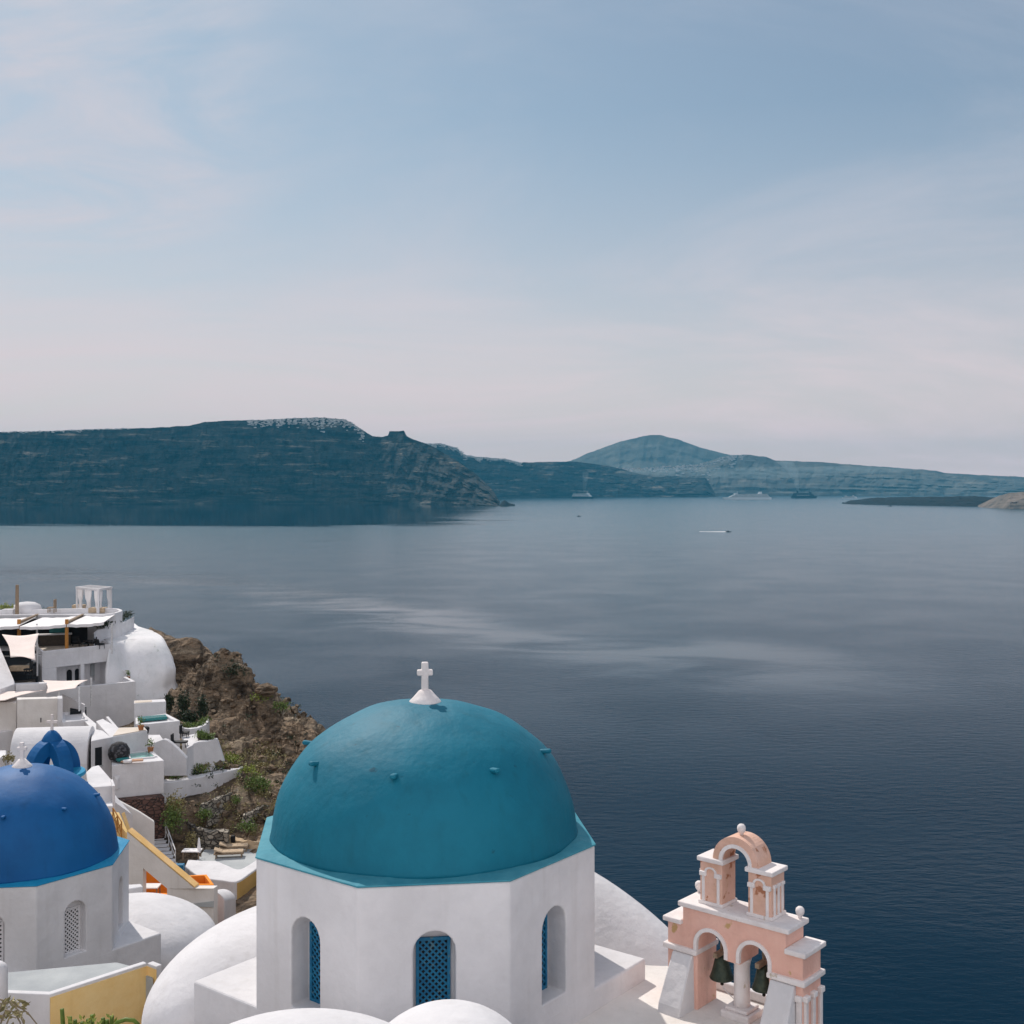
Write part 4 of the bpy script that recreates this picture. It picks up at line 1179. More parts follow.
for i, d in enumerate(d_rows):
    row = []
    for j, p in enumerate(px_cols):
        x, y = grid_xy[i, j]
        z = H - min(dz[i, j], 104)
        dist = float(np.sqrt(((rk - (x, y)) ** 2).sum(-1).min()))
        k = max(0.0, 1 - dist / 12)
        k = k * k * (3 - 2 * k)
        q = Vector((x, y, z))
        n0 = mnoise.fractal(q * .5, 1.0, 2.0, 5)
        off = .22 * n0
        if k > 0:
            rm = mnoise.ridged_multi_fractal(Vector((x * .16, y * .16, z * .30)), 1.0, 2.1, 6, 1.0, 2.0)
            off += k * (1.35 * (rm - 1.2) + .7 * mnoise.fractal(q * .9, .9, 2.1, 5))
            step = 1.15
            zz = z + off
            fr = (zz / step) % 1.0
            off += k * .5 * step * ((fr ** 3) - fr)
        elif d > 100:
            off += .8 * n0
        row.append(Vector((x, y, z + off)))
    pts.append(row)
m.grid(pts)
hill = m.build('hillside', M['rock'], recalc=False); tag(hill, kind='structure')


def ground(x, y): return H - float(drop_at([(x, y)])[0])


# ================================================================ white town on the slope
def block(name, label, cat, poly, drop, depth, mat='white', wall=.25, sink=.45, bevel=.05, floor=None, group=None, root=None):
    """flat roofed building: roof outline in the photograph's pixels at a given drop, walls `depth` metres deep"""
    tp__ = top_px(poly, drop)
    cen = sum(tp__, Vector()) / len(tp__)
    t = root or thing(name, label, cat, Vector((cen.x, cen.y, cen.z - depth)), group)
    m = MB(); polyshell(m, tp__, tp__[0].z - depth, wall, sink)
    o = m.build('wall', M[mat], t, bevel=bevel)
    if floor:
        m = MB(); m.loft([[p.lerp(cen, .05) + Z * dz_ for p in tp__] for dz_ in (-sink - .05 if wall else -.04, (-sink + .012) if wall else .012)]); m.build('roof_floor', M[floor], t)
    return t


# --- bar terrace building at the top left
bar = block('terrace_building', 'white two storey building with an open terrace bar on top and a pillared loggia below', 'house', [(42, 651.5), (112.5, 644), (95, 635.2), (60, 634), (30, 642)], 14.54, 0.42, wall=.22, sink=.34, floor='cream')
a, b = D(42, 651.5, 14.54), D(112.5, 644, 14.54)
e = (b - a); e.z = 0; Lw = e.length; e.normalize(); nrm = Vector((-e.y, e.x, 0))       # nrm points away from the camera
oz = Vector((a.x, a.y, H - 14.54))
m = MB()
fb = lambda ru, rv, rz_: m.frame_box(oz, e, nrm, Z, ru, rv, rz_)
fb((0, Lw), (.0, .3), (-1.55, -.4))                      # lintel wall
fb((0, 1.35), (.0, .3), (-5.4, -1.55)); fb((3.62, 3.98), (.0, .36), (-5.4, -1.55)); fb((Lw - .33, Lw), (.0, .36), (-5.4, -1.55))
fb((0, Lw), (1.7, 2.0), (-5.4, -.42)); fb((Lw - .3, Lw), (.36, 1.7), (-5.4, -.42)); fb((0, .3), (.3, 1.7), (-5.4, -.42))
m.build('loggia_wall', M['white'], bar, bevel=.03)
for u0, w_, h in ((1.40, .3, 2.3), (3.15, .5, 1.75), (3.95, .42, 1.75)):
    m = MB(); m.extrude([oz + e * (u0 + w_ / 2 + q) + nrm * 1.69 + Z * (-3.9 + z) for q, z in arch_poly(w_, h)], -nrm * .03)
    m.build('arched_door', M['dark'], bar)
m = MB(); m.frame_box(oz, e, nrm, Z, (5.45, 5.8), (1.5, 1.66), (-3.0, -1.9)); m.build('wall_niche', M['grey'], bar)
# --- dark bar with awning
pv_ = thing('terrace_bar', 'open terrace bar with a dark interior under pale awnings on orange wooden posts', 'bar', P(40, 648, 109))
zf = H - 14.85
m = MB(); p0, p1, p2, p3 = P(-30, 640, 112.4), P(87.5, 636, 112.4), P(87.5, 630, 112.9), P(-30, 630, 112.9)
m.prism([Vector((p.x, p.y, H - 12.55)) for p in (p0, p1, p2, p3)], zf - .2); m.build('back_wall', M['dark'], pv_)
m = MB()
for s_, e_ in (((-40, 627.2), (19, 625.6)), ((19.5, 626.6), (66, 624.2)), ((66.8, 624.2), (104, 622))):
    fr0, fr1 = D(*s_, 12.42), D(*e_, 12.42)
    bk0, bk1 = fr0 + Vector((-.4, 6.2, .12)), fr1 + Vector((-.9, 6.2, .12))
    n_u, n_v = 8, 6
    g = [[(fr0.lerp(fr1, i / n_u)).lerp(bk0.lerp(bk1, i / n_u), j / n_v) + Z * (-.10 * math.sin(math.pi * i / n_u) + .03 * math.sin(6 * i / n_u * math.pi)) for i in range(n_u + 1)] for j in range(n_v + 1)]
    m.grid(g); m.grid([[p - Z * .05 for p in r] for r in g])
    m.grid([g[0], [p - Z * .26 for p in g[0]]])
m.build('awning', M['cloth_white'], pv_, recalc=False)
for px, py, mt in ((19, 648, 'wood_orange'), (66.8, 647, 'wood_orange')):
    b0 = P(px, py, 107.6); m = MB(); m.box((b0.x, b0.y, (zf + H - 12.0) / 2), (.26, .2, H - 12.0 - zf)); m.build('post', M[mt], pv_)
    q = MB(); q.frame_box(Vector((b0.x, b0.y, H - 12.35)), Vector((1, 0, 0)), Vector((-.12, .99, 0)), Z, (-.12, .12), (0, 6.3), (0, .18)); q.build('beam', M['wood'], pv_)
for px, py in ((37, 650), (112, 644)):
    b0 = P(px, py, 107.2); m = MB(); m.tube([(b0.x, b0.y, zf - .2), (b0.x, b0.y, H - 12.35)], .09, 8); m.build('steel_post', M['steel'], pv_)
m = MB(); b0 = P(39, 643, 110.5); b1 = P(72, 639.5, 111.5); e1 = (b1 - b0); e1.z = 0; e1.normalize(); n1 = Vector((-e1.y, e1.x, 0))
Lc = (b1 - b0).length
m.frame_box(Vector((b0.x, b0.y, zf)), e1, n1, Z, (0, Lc - .1), (.1, .7), (0, 1.0)); ctr = m.build('counter', M['teak'], pv_)
m = MB(); m.frame_box(Vector((b0.x, b0.y, zf)), e1, n1, Z, (-.1, Lc), (0, .8), (1.0, 1.1)); m.build('counter_top', M['white'], ctr)
m = MB(); p = P(58, 633, 112.1); m.box((p.x, p.y, zf + 1.55), (1.5, .3, .9)); m.build('shelf', M['pooltile'], pv_)


def lounge_chair(mat):
    t = thing('lounge_chair', 'x', 'chair', (0, 0, 0), 'black chairs on the bar terrace')
    q = MB(); q.box((0, 0, .4), (.6, .6, .12)); q.build('seat', mat, t, bevel=.03)
    q = MB(); q.loft([[Vector((x, y + dy, z)) for x, y in ((-.3, .24), (.3, .24), (.3, .32), (-.3, .32))] for z, dy in ((.42, 0), (.9, .12))]); q.build('backrest', mat, t, bevel=.02)
    for sx in (-1, 1):
        for sy in (-1, 1):
            q = MB(); q.tube([(sx * .26, sy * .26, .36), (sx * .28, sy * .28, 0)], .025, 6); q.build('leg', mat, t)
    return t


lc = lounge_chair(M['black'])
for i, (px, d, rz_, lab) in enumerate(((83, 109.6, 2.2, 'black lounge chair on the bar terrace, nearest the right hand orange post'), (92, 110.2, -1.2, 'black lounge chair on the bar terrace in front of the curved white wall'),
                                       (100, 109.2, 2.6, 'black lounge chair at the right end of the bar terrace'), (76, 110.8, .4, 'black lounge chair on the bar terrace beside the counter end'))):
    o = lc if i == 0 else copy_tree(lc)
    o['label'] = lab; o.location = ((px - CX) / F * d, d, zf); o.rotation_euler.z = rz_
t = thing('cafe_table', 'small black table among the lounge chairs of the bar terrace', 'table', P(88, 645, 109.3))
p = P(88, 645, 109.3); q = MB(); q.lathe((p.x, p.y, zf + .68), [(.45, 0), (.45, .05)], 16); q.build('table_top', M['black'], t)
q = MB(); q.tube([(p.x, p.y, zf), (p.x, p.y, zf + .68)], .05, 8); q.build('leg', M['black'], t)
# --- curved roof terrace above
rt = block('roof_terrace', 'curved white roof terrace with a rounded right end carrying a cabana', 'terrace', [(-40, 614.9), (0, 614.9), (40, 614.7), (80, 614.6), (105, 614.3), (116, 613), (121.5, 611.2), (122.5, 610), (119, 608.6), (108, 607.8), (60, 608.6), (-40, 611)], 12.2, 6, wall=.3, sink=.5, bevel=.04)
m = MB()   # small white upstand bands
cab = thing('cabana', 'white four post cabana with tied curtains on the roof terrace', 'cabana', D(94, 611, 12.75))
zc0, zc1 = H - 12.75, H - 10.28
pp = [D(x, y, 12.75) for x, y in ((77.0, 611.6), (98.5, 614.2), (111, 611.6), (90, 609.6))]
for p in pp:
    q = MB(); q.box((p.x, p.y, (zc0 + zc1) / 2), (.16, .16, zc1 - zc0)); q.build('post', M['white'], cab)
q = MB()
for i in range(4):
    a_, b_ = pp[i], pp[(i + 1) % 4]
    ee = (b_ - a_); ee.z = 0; ll = ee.length; ee.normalize()
    q.frame_box(Vector((a_.x, a_.y, zc1)), ee, Vector((-ee.y, ee.x, 0)), Z, (-.1, ll + .1), (-.09, .09), (-.14 + .002 * i, .06 - .002 * i))
q.build('roof_frame', M['white'], cab)
q = MB()
for k in range(7):
    a_, b_ = pp[0].lerp(pp[1], (k + .5) / 7), pp[3].lerp(pp[2], (k + .5) / 7)
    ee = b_ - a_; ee.z = 0; ll = ee.length; ee.normalize()
    q.frame_box(Vector((a_.x, a_.y, zc1)), ee, Vector((-ee.y, ee.x, 0)), Z, (0, ll), (-.04, .04), (-.08, .0))
q.build('roof_slat', M['white'], cab)


def curtain(a_, b_):
    q = MB(); rows = []
    for j in range(13):
        v_ = j / 12
        pinch = 1 - .62 * math.exp(-((v_ - .62) / .22) ** 2)
        row = []
        for i in range(13):
            u_ = i / 12 - .5
            p = a_.lerp(b_, .5 + u_ * pinch)
            row.append(Vector((p.x, p.y + .06 * math.sin(i * 2.1), zc1 - .1 - v_ * (zc1 - zc0 - .12))))
        rows.append(row)
    q.grid(rows); o = q.build('curtain', M['cloth_white'], cab, recalc=False, smooth=True)
    sd_ = o.modifiers.new('thickness', 'SOLIDIFY'); sd_.thickness = .03


for i, j, t0, t1 in ((0, 1, .03, .25), (0, 1, .36, .68), (0, 1, .80, .99), (1, 2, .05, .3), (1, 2, .66, .97), (0, 3, .1, .5)):
    curtain(pp[i].lerp(pp[j], t0), pp[i].lerp(pp[j], t1))
# daybeds under the cabana
q = MB(); p = D(98, 613.4, 12.75); q.box((p.x, p.y, zc0 + .35), (1.6, 1.1, .5)); tag(q.build('daybed', M['cushion'], bevel=.06), 'beige daybed at the foot of the cabana', 'daybed')
p = D(79, 610.4, 12.75); q = MB(); q.box((p.x, p.y, zc0 + .4), (1.2, .8, .4)); tag(q.build('cushion_bench', M['cushion'], bevel=.06), 'beige bench at the left foot of the cabana', 'bench')
# clutter on the roof at the far left
q = MB(); p = P(17, 614, 117); q.tube([p, p + Vector((.02, 0, 2.85))], .2, 8, .16); tag(q.build('wooden_mast', M['wood']), 'weathered wooden mast on the roof terrace at the far left', 'post')
q = MB(); p = P(27, 612, 119); q.lathe((p.x, p.y, p.z - .6), [(1.3, 0), (1.3, .9), (1.15, 1.3), (.7, 1.55), (0, 1.65)], 20)
for v in q.bm.verts: v.co.x = p.x + (v.co.x - p.x) * 1.08
tag(q.build('white_hut', M['white'], smooth=True), 'rounded white roof hut beside the wooden mast', 'hut')
q = MB(); p = P(9, 612, 117.5); q.box((p.x, p.y, p.z - .15), (1.1, .8, .9)); tag(q.build('planter_box', M['white'], bevel=.05), 'white planter box left of the wooden mast', 'planter')
q = MB(); q.leaves(P(6, 607.5, 118.5), (1.2, .6, .5), 260, .22, rnd); tag(q.build('hedge_bush', M['leaf_lime'], recalc=False), 'yellow green bush on the roof terrace at the far left', 'bush')
q = MB(); q.leaves(P(44, 611, 120.5), (.7, .5, .4), 160, .2, rnd); tag(q.build('hedge_bush', M['leaf_dark'], recalc=False), 'low dark green bush right of the rounded roof hut', 'bush')
t = thing('wooden_chair', 'brown wooden chair on the roof terrace near its middle', 'chair', P(52, 612, 118))
p = P(52, 612, 118); q = MB(); q.box((p.x, p.y, p.z + .45), (.7, .6, .08)); q.build('seat', M['wood'], t); q = MB(); q.box((p.x + .3, p.y, p.z + .85), (.08, .6, .8)); q.build('backrest', M['wood'], t)
for sx in (-1, 1):
    for sy in (-1, 1):
        q = MB(); q.box((p.x + sx * .3, p.y + sy * .25, p.z + .2), (.07, .07, .5)); q.build('leg', M['wood'], t)
# --- curved planter and plastered rock right of the bar
t = thing('curved_planter', 'curved white planter wall with a dark hedge right of the terrace bar', 'planter', P(115, 630, 117))
crv = [(94, 632.5), (97, 630.2), (103, 628.8), (111, 627), (119, 624.2), (126, 621.4), (131, 618.7), (134, 616.8)]
q = MB(); rings = []
for x, y in crv:
    p = D(x, y, 13.5); n_ = Vector((-.25, .97, 0)) * .35
    rings.append([p, p + n_, p + n_ - Z * 4.5, p - Z * 4.5])
q.loft(rings); q.build('planter_wall', M['white'], t, bevel=.05)
q = MB()
for x, y in [(99, 627.2), (104, 626.6), (109, 625.4), (114, 623.6), (119, 621.6), (124, 619), (128, 617)]:
    q.leaves(D(x, y, 13.25) + Vector((-.2, .75, .2)), (.75, .6, .5), 130, .22, rnd)
q.build('hedge', M['leaf_dark'], t, recalc=False)
# plastered rock face
rng_top = top_px([(110, 642.5), (118, 640.5), (126, 637), (138, 636.5), (152, 636.5), (160, 635.4), (161.5, 634), (152, 629), (134, 621.5), (115, 627), (100, 633)], 14.4)
bot = [P(x, y, d) for x, y, d in ((106, 712, 108.5), (120, 712, 109), (134, 710, 109.5), (150, 704, 110.5), (168, 700, 111), (178, 692, 112.5), (178.5, 688, 116), (172, 690, 125), (140, 690, 132), (110, 690, 128), (98, 700, 118))]
q = MB(); rings = []
for k in range(15):
    t_ = k / 14
    ring = []
    for i, (a_, b_) in enumerate(zip(rng_top, bot)):
        c2 = rng_top[(i + 1) % len(rng_top)]; d2 = bot[(i + 1) % len(bot)]
        for f_ in (0, .25, .5, .75):
            p = a_.lerp(c2, f_).lerp(b_.lerp(d2, f_), t_)
            out = 1.3 * math.sin(math.pi * min(1, t_ * 1.15)) ** 1.2 if t_ < .87 else .25
            cen = Vector((-37.5, 118, p.z)); dirn = (p - cen); dirn.z = 0; dirn.normalize()
            nn = mnoise.fractal(p * .25, 1.0, 2.0, 4)
            edge = min(1, k / 2.0)
            ring.append(p + dirn * (out * .45 + .55 * nn * edge) - Z * (.25 * (1 - edge) * (nn + .6)))
    rings.append(ring)
q.loft(rings); o = q.build('plastered_rock', M['white_old'], smooth=True); tag(o, 'big rounded rock face plastered white beside the terrace building', 'rock')
# --- left: stepped white walls, sails and timber deck
t = thing('deck_terrace', 'sunken timber deck between white stair walls under the upper canvas sail', 'terrace', P(18, 684, 99))
q = MB(); q.prism(top_px([(10, 683.5), (36, 683.5), (33, 671), (9, 671)], 16.9), H - 19); q.build('deck', M['teak'], t)
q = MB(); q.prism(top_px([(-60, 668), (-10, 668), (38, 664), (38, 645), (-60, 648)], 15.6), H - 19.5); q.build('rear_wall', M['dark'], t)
for v in []: pass
wl = MB()
a_, b_ = P(-3, 640, 104), P(15.5, 683.5, 97.5)
n_ = Vector((-.95, -.1, 0))
wl.prism([a_, b_, b_ + n_ * .8, a_ + n_ * 1.6], H - 20.5)
wl.prism([P(15.5, 684.2, 97.2), P(47, 683.0, 97.2), P(47, 681.8, 98.2), P(15.5, 683, 98.2)], H - 20.5)
wl.prism([P(-60, 690, 95.5), P(-2, 690, 95.5), P(15.2, 683.8, 97.4), P(-2, 655, 101), P(-60, 655, 101)], H - 20.5)
wl.build('stair_wall', M['white'], t, bevel=.05)
q = MB(); q.box(P(21, 668.2, 101.6), (1.75, .7, .45)); tag(q.build('cushioned_bench', M['cushion'], bevel=.06), 'beige cushioned bench on the timber deck', 'bench')
for k, (px, py) in enumerate(((28, 674), (31, 679))):
    p = P(px, py, 99.5); t = thing('deck_chair', ('dark chair on the timber deck beside the beige bench', 'dark chair at the front edge of the timber deck')[k], 'chair', p)
    q = MB(); q.box((p.x, p.y, p.z + .4), (.55, .55, .1)); q.build('seat', M['black'], t); q = MB(); q.box((p.x + .26, p.y, p.z + .75), (.07, .55, .6)); q.build('backrest', M['black'], t)
    for sx in (-1, 1):
        for sy in (-1, 1):
            q = MB(); q.box((p.x + sx * .22, p.y + sy * .22, p.z + .18), (.05, .05, .36)); q.build('leg', M['black'], t)
def sail(label, corners, sag=.5, mat='cloth'):
    """canvas stretched between four points with hollow edges"""
    A, B, C_, D_ = [Vector(c) for c in corners]
    n = 12; cen = (A + B + C_ + D_) / 4
    rows = []
    for j in range(n + 1):
        row = []
        for i in range(n + 1):
            u_, v_ = i / n, j / n
            p = A.lerp(B, u_).lerp(D_.lerp(C_, u_), v_)
            ex = .16 * (math.sin(math.pi * u_) * (2 * abs(v_ - .5)) ** 2 + math.sin(math.pi * v_) * (2 * abs(u_ - .5)) ** 2)
            p = p.lerp(cen, ex) - Z * sag * math.sin(math.pi * u_) * math.sin(math.pi * v_) * .3
            row.append(p)
        rows.append(row)
    q = MB(); q.grid(rows)
    o = q.build('canvas_sail', M[mat], recalc=False, smooth=True)
    s_ = o.modifiers.new('thickness', 'SOLIDIFY'); s_.thickness = .02
    tag(o, label, 'sail shade', 'canvas sail shades')


sail('pale pink canvas sail over the timber deck, highest of the sails', (P(2, 634.5, 104), P(39, 633.5, 104.5), P(35.5, 660.5, 98), P(10.5, 657.5, 98)), .8)
sail('long pale canvas sail at the left edge', (P(-40, 692, 96), P(46, 690, 97), P(5, 700.5, 93), P(-40, 705, 92)), .3)
sail('pale pink canvas sail in front of the loggia', (P(43, 680.5, 98.5), P(88, 680, 100), P(75.5, 688.5, 95), P(46, 693.5, 94)), .4)
for (px, y0_, y1_, d, lab) in ((37.3, 676, 646, 104, 'thin white sail pole beside the upper sail'), (58.8, 727, 692, 95, 'thin white sail pole in front of the beige wall'), (79.3, 711, 687, 95, 'thin white sail pole at the right tip of the loggia sail'), (91.2, 706, 678, 100, 'thin white sail pole right of the loggia sail')):
    q = MB(); q.tube([P(px, y0_, d), P(px, y1_, d)], .075, 8); tag(q.build('sail_pole', M['steel']), lab, 'pole', 'white sail poles')
# --- terrace block under the loggia
tb = thing('terrace_block', 'tall plain white terrace block below the loggia', 'house', D(100, 686, 18.3) - Z * 5.6)
q = MB(); c0, c1, c2 = D(40, 690.5, 17.4), D(135.8, 681.2, 17.4), D(126.6, 676.6, 17.4)
n0 = Vector((-(c1 - c0).y, (c1 - c0).x, 0)).normalized() * .3
q.prism([Vector((p.x, p.y, H - 18.3)) for p in (c0, c1, c2, P(110, 676, 112), P(60, 680, 108))], H - 24); q.build('wall', M['white'], tb, bevel=.04)
q = MB(); q.prism([c0 - n0 * .02, c1 - n0 * .02, c1 + n0, c0 + n0], H - 18.4); n1 = Vector((-(c2 - c1).y, (c2 - c1).x, 0)).normalized() * .3
q.prism([c1 + n0 * 1.01, c2, c2 + n1, c1 + n0 * 1.01 + n1], H - 18.4); q.build('parapet', M['white'], tb, bevel=.04)
q = MB(); q.prism(top_px([(113, 670.5), (128, 669.8), (127.5, 667.5), (112.5, 667.5)], 17.0), H - 19); tag(q.build('low_wall', M['white'], bevel=.05), 'low white wall in the corner of the loggia terrace and the plastered rock', 'wall')
q = MB(); q.prism([P(62, 693.5, 98), P(85, 704, 96), P(85, 705, 95.7), P(62, 694.5, 97.7)], H - 20); tag(q.build('sloping_wall', M['white'], bevel=.04), 'sloping white stair wall under the loggia sail', 'wall')
# --- plain beige fronted house in the middle
hb = block('plain_house', 'plain house with a wide warm white front wall behind the blue cupola', 'house', [(17, 699.5), (57, 698.2), (62, 698.2), (62, 696.4), (17, 697.4)], 16.6, 5.5, mat='beige', wall=0)
q = MB(); q.prism(top_px([(57.4, 698.6), (62.6, 698.5), (62.4, 695.6), (57.4, 695.8)], 16.5), H - 21); q.build('corner_pillar', M['white'], hb, bevel=.05)
q = MB(); p = P(41, 720, 92.9); q.box((p.x, p.y - .02, p.z), (.07, .06, .35)); q.build('door_handle', M['dark'], hb)
block('recessed_house', 'shadowed warm white house under the long sail at the left edge', 'house', [(-60, 703), (16.5, 702.2), (16.5, 698), (-60, 699)], 17.0, 3, mat='beige', wall=0)
q = MB(); q.prism(top_px([(-60, 726), (4, 721), (17, 719), (17, 714), (-60, 716)], 19.0), H - 20.4); tag(q.build('dark_counter', M['teak'], bevel=.03), 'dark bench top under the long sail at the left edge', 'bench')
block('stepped_terrace', 'low white terrace steps left of the barrel vaulted house', 'terrace', [(-60, 742), (14, 730), (17, 724), (-60, 728)], 19.2, 4, wall=0)
q = MB(); q.leaves(P(9, 758, 72), (.45, .4, .5), 150, .18, rnd); tag(q.build('straw_bush', M['leaf_dry'], recalc=False), 'straw coloured bush beside the cross of the cobalt dome', 'bush')
q = MB(); q.prism(top_px([(-60, 762), (6, 757), (6.5, 750), (-60, 752)], 16.4), H - 20); tag(q.build('white_wall', M['white'], bevel=.08), 'thick white wall behind the cobalt dome at the left edge', 'wall')
# small roofs between the beige house and the steps
block('small_roof', 'small white roof with a flat skylight behind the barrel vaulted house', 'roof', [(62, 722), (88, 719.5), (84, 710.5), (62, 712)], 18.1, 3.5, wall=.2, sink=.2)
q = MB(); q.prism(top_px([(70, 711), (86, 709.6), (86.5, 707), (70, 708)], 18.0), H - 19); tag(q.build('dark_skylight', M['dark'], bevel=.02), 'dark flat skylight below the loggia sail', 'skylight')
block('sloping_stair_house', 'white stair house with a bright sloping top between two parapets', 'house', [(86, 715), (101, 727.5), (98, 732), (92, 729), (82, 718)], 18.2, 3.2, wall=0)
q = MB(); q.prism([P(106, 716.5, 90), P(118.5, 732, 84.5), P(121, 730.5, 84.9), P(108.5, 716, 90.5)], H - 20.5); tag(q.build('sloping_wall', M['white'], bevel=.05), 'sloping white parapet beside the cream stair path', 'wall')
# --- barrel vaulted house behind the cobalt dome
bh = thing('vaulted_house', 'white barrel vaulted house with a dark doorway behind the blue cupola', 'house', P(60, 770, 80))
va, vb = P(16, 728.5, 81.5), P(92, 726.5, 82.5)
vault('vault', None, None, va, vb, 2.45, 2.0, H - 21.5, M['white'], parent=bh)
q = MB(); tp__ = top_px([(91, 741), (111.2, 737.2), (103, 730.5), (92.5, 728.5)], 17.1); q.prism(tp__, H - 22); o = q.build('door_house', M['white'], bh, bevel=.05)
a_, b_ = tp__[0], tp__[1]; e2 = (b_ - a_); e2.z = 0; l2 = e2.length; e2.normalize(); n2 = Vector((e2.y, -e2.x, 0))
q = MB(); q.frame_box(Vector((a_.x, a_.y, a_.z)), e2, n2, Z, (.30, .82), (-.2, .015), (-1.75, -.52)); q.build('doorway', M['dark'], bh)
q = MB(); q.frame_box(Vector((a_.x, a_.y, a_.z)), e2, n2, Z, (.24, .88), (0, .05), (-1.85, -1.75)); q.build('door_step', M['grey'], bh)
# --- blue open cupola
cu = thing('blue_cupola', 'small open blue cupola of crossing arches with a white cross on top', 'cupola', P(48, 772, 66))
cc = P(52, 772, 66); zb_ = cc.z
Rb = 1.52
q = MB(); q.lathe((cc.x, cc.y, zb_ - 2.2), [(1.7, 0), (1.7, 2.0)], 8); q.build('base', M['white'], cu)
q = MB(); q.lathe((cc.x, cc.y, zb_ - .2), [(1.74, 0), (1.78, .06), (1.74, .2), (1.4, .3)], 32); q.build('base_ledge', M['cobalt_light'], cu)
Hc = 1.85
for k in range(2):
    q = MB()
    t_ = R(52 + 90 * k); di = Vector((math.cos(t_), math.sin(t_), 0)); sdv = Vector((-math.sin(t_), math.cos(t_), 0))
    rings = []
    for i in range(21):
        an = math.pi * i / 20
        ro_, ri_ = 1.0, .60
        wd = .5
        def pt(r_, s_):
            return Vector((cc.x, cc.y, zb_)) + di * (Rb * r_ * math.cos(an)) + Z * (Hc * r_ * math.sin(an) * (1 if r_ > .9 else .98)) + sdv * s_
        rings.append([pt(ro_, -wd * .8), pt(ro_ * 1.02, 0), pt(ro_, wd * .8), pt(ri_, wd * .8), pt(ri_, -wd * .8)])
    q.loft(rings); q.build('arch_rib', M['cobalt'], cu, bevel=.03)
q = MB(); q.lathe((cc.x, cc.y, zb_ + Hc - .16), [(.55, 0), (.54, .12), (.40, .36), (.22, .56), (.1, .62), (0, .64)], 24); q.build('cap', M['cobalt'], cu, smooth=True)
q = MB(); o_ = Vector((cc.x, cc.y, zb_ + Hc + .42)); s_ = .07
q.extrude([o_ + Vector((x, -.06, z)) for x, z in [(-s_, 0), (s_, 0), (s_, .42), (.3, .42), (.3, .58), (s_, .58), (s_, .92), (-s_, .92), (-s_, .58), (-.3, .58), (-.3, .42), (-s_, .42)]], (0, .12, 0)); q.build('cross', M['trim'], cu, bevel=.02)
# --- houses stepping down to the pool
t = block('cream_terrace_house', 'white house with a cream floored terrace above the small pool', 'house', [(110.5, 737.2), (147.5, 730.3), (144.5, 727), (118, 727.5), (103, 718.5), (96, 721)], 17.2, 5, wall=0)
q = MB(); tp__ = top_px([(113, 736), (146, 730), (143.5, 727.6), (119, 728)], 17.17); q.loft([[p - Z * .03 for p in tp__], [p + Z * .02 for p in tp__]]); q.build('terrace_floor', M['cream'], t)
pl_ = thing('pool_house', 'white walled terrace with a small turquoise plunge pool above the red stone base', 'house', D(135, 762, 18.6) - Z * 4)
outer = top_px([(111.5, 765.2), (164.2, 760.3), (152, 750.2), (112, 752.5)], 18.6)
q = MB(); f = q.prism(outer, H - 20.85); q.build('wall', M['white'], pl_, bevel=.05)
q = MB(); q.prism(top_px([(111.0, 801.8), (164.5, 796.8), (152, 785), (111, 787)], 20.84), H - 25); q.build('stone_base', M['stone_red'], pl_)
q = MB(); tp__ = top_px([(129.5, 754.2), (131, 759.6), (154.5, 757.6), (148.5, 752)], 18.6); q.loft([[p - Z * .06 for p in tp__], [p + Z * .012 for p in tp__]]); q.build('pool_water', M['poolwater'], pl_)
q = MB(); rim = [tp__[0], tp__[1], tp__[2], tp__[3]]
for i in range(4): quad_wall(q, rim[i] + Z * .10, rim[(i + 1) % 4] + Z * .10, rim[0].z - .1, .2, 1)
q.build('pool_rim', M['white'], pl_, bevel=.03)
q = MB(); tp__ = top_px([(118.0, 771.8), (115.5, 775.8), (117.2, 779.2), (121, 772)], 18.9)
pd = thing('wicker_pod', 'round dark wicker sun pod on the pool terrace', 'pod chair', P(119, 760, 80.6))
pc = P(119, 758.6, 80.8)
q = MB(); q.lathe((0, 0, 0), [(.3, -.05), (.62, .0), (.72, .3), (.70, .62), (.5, .98), (.2, 1.12), (0, 1.14)], 20)
for v in list(q.bm.verts): v.co += pc
q.build('shell', M['wicker'], pd, smooth=True)
q = MB(); q.lathe((pc.x + .42, pc.y - .5, pc.z - .02), [(.42, 0), (.45, .12), (.4, .2), (0, .22)], 14); q.build('seat_cushion', M['pooltile'], pd, smooth=True)
q = MB(); p = P(134, 761.6, 80.2); q.frame_box(p + Z * .03, Vector((.96, .28, 0)), Vector((-.28, .96, 0)), Z, (-.85, .6), (-.22, .22), (0, .10)); tag(q.build('beach_towel', M['skin'], bevel=.03), 'peach coloured towel on the edge of the plunge pool', 'towel')
q = MB(); p = P(127.5, 763, 80); q.box((p.x, p.y, p.z + .12), (.6, .4, .22)); tag(q.build('white_cushion', M['cloth_white'], bevel=.08), 'white cushion beside the wicker pod', 'cushion')
# small triangular white fin on the pool wall's left
q = MB(); q.prism([D(114, 776, 19.3), D(121, 774.6, 19.3), D(117.2, 780.4, 19.6)], H - 20.2); tag(q.build('white_ledge', M['white'], bevel=.02), 'small sunlit white ledge below the wicker pod', 'ledge')
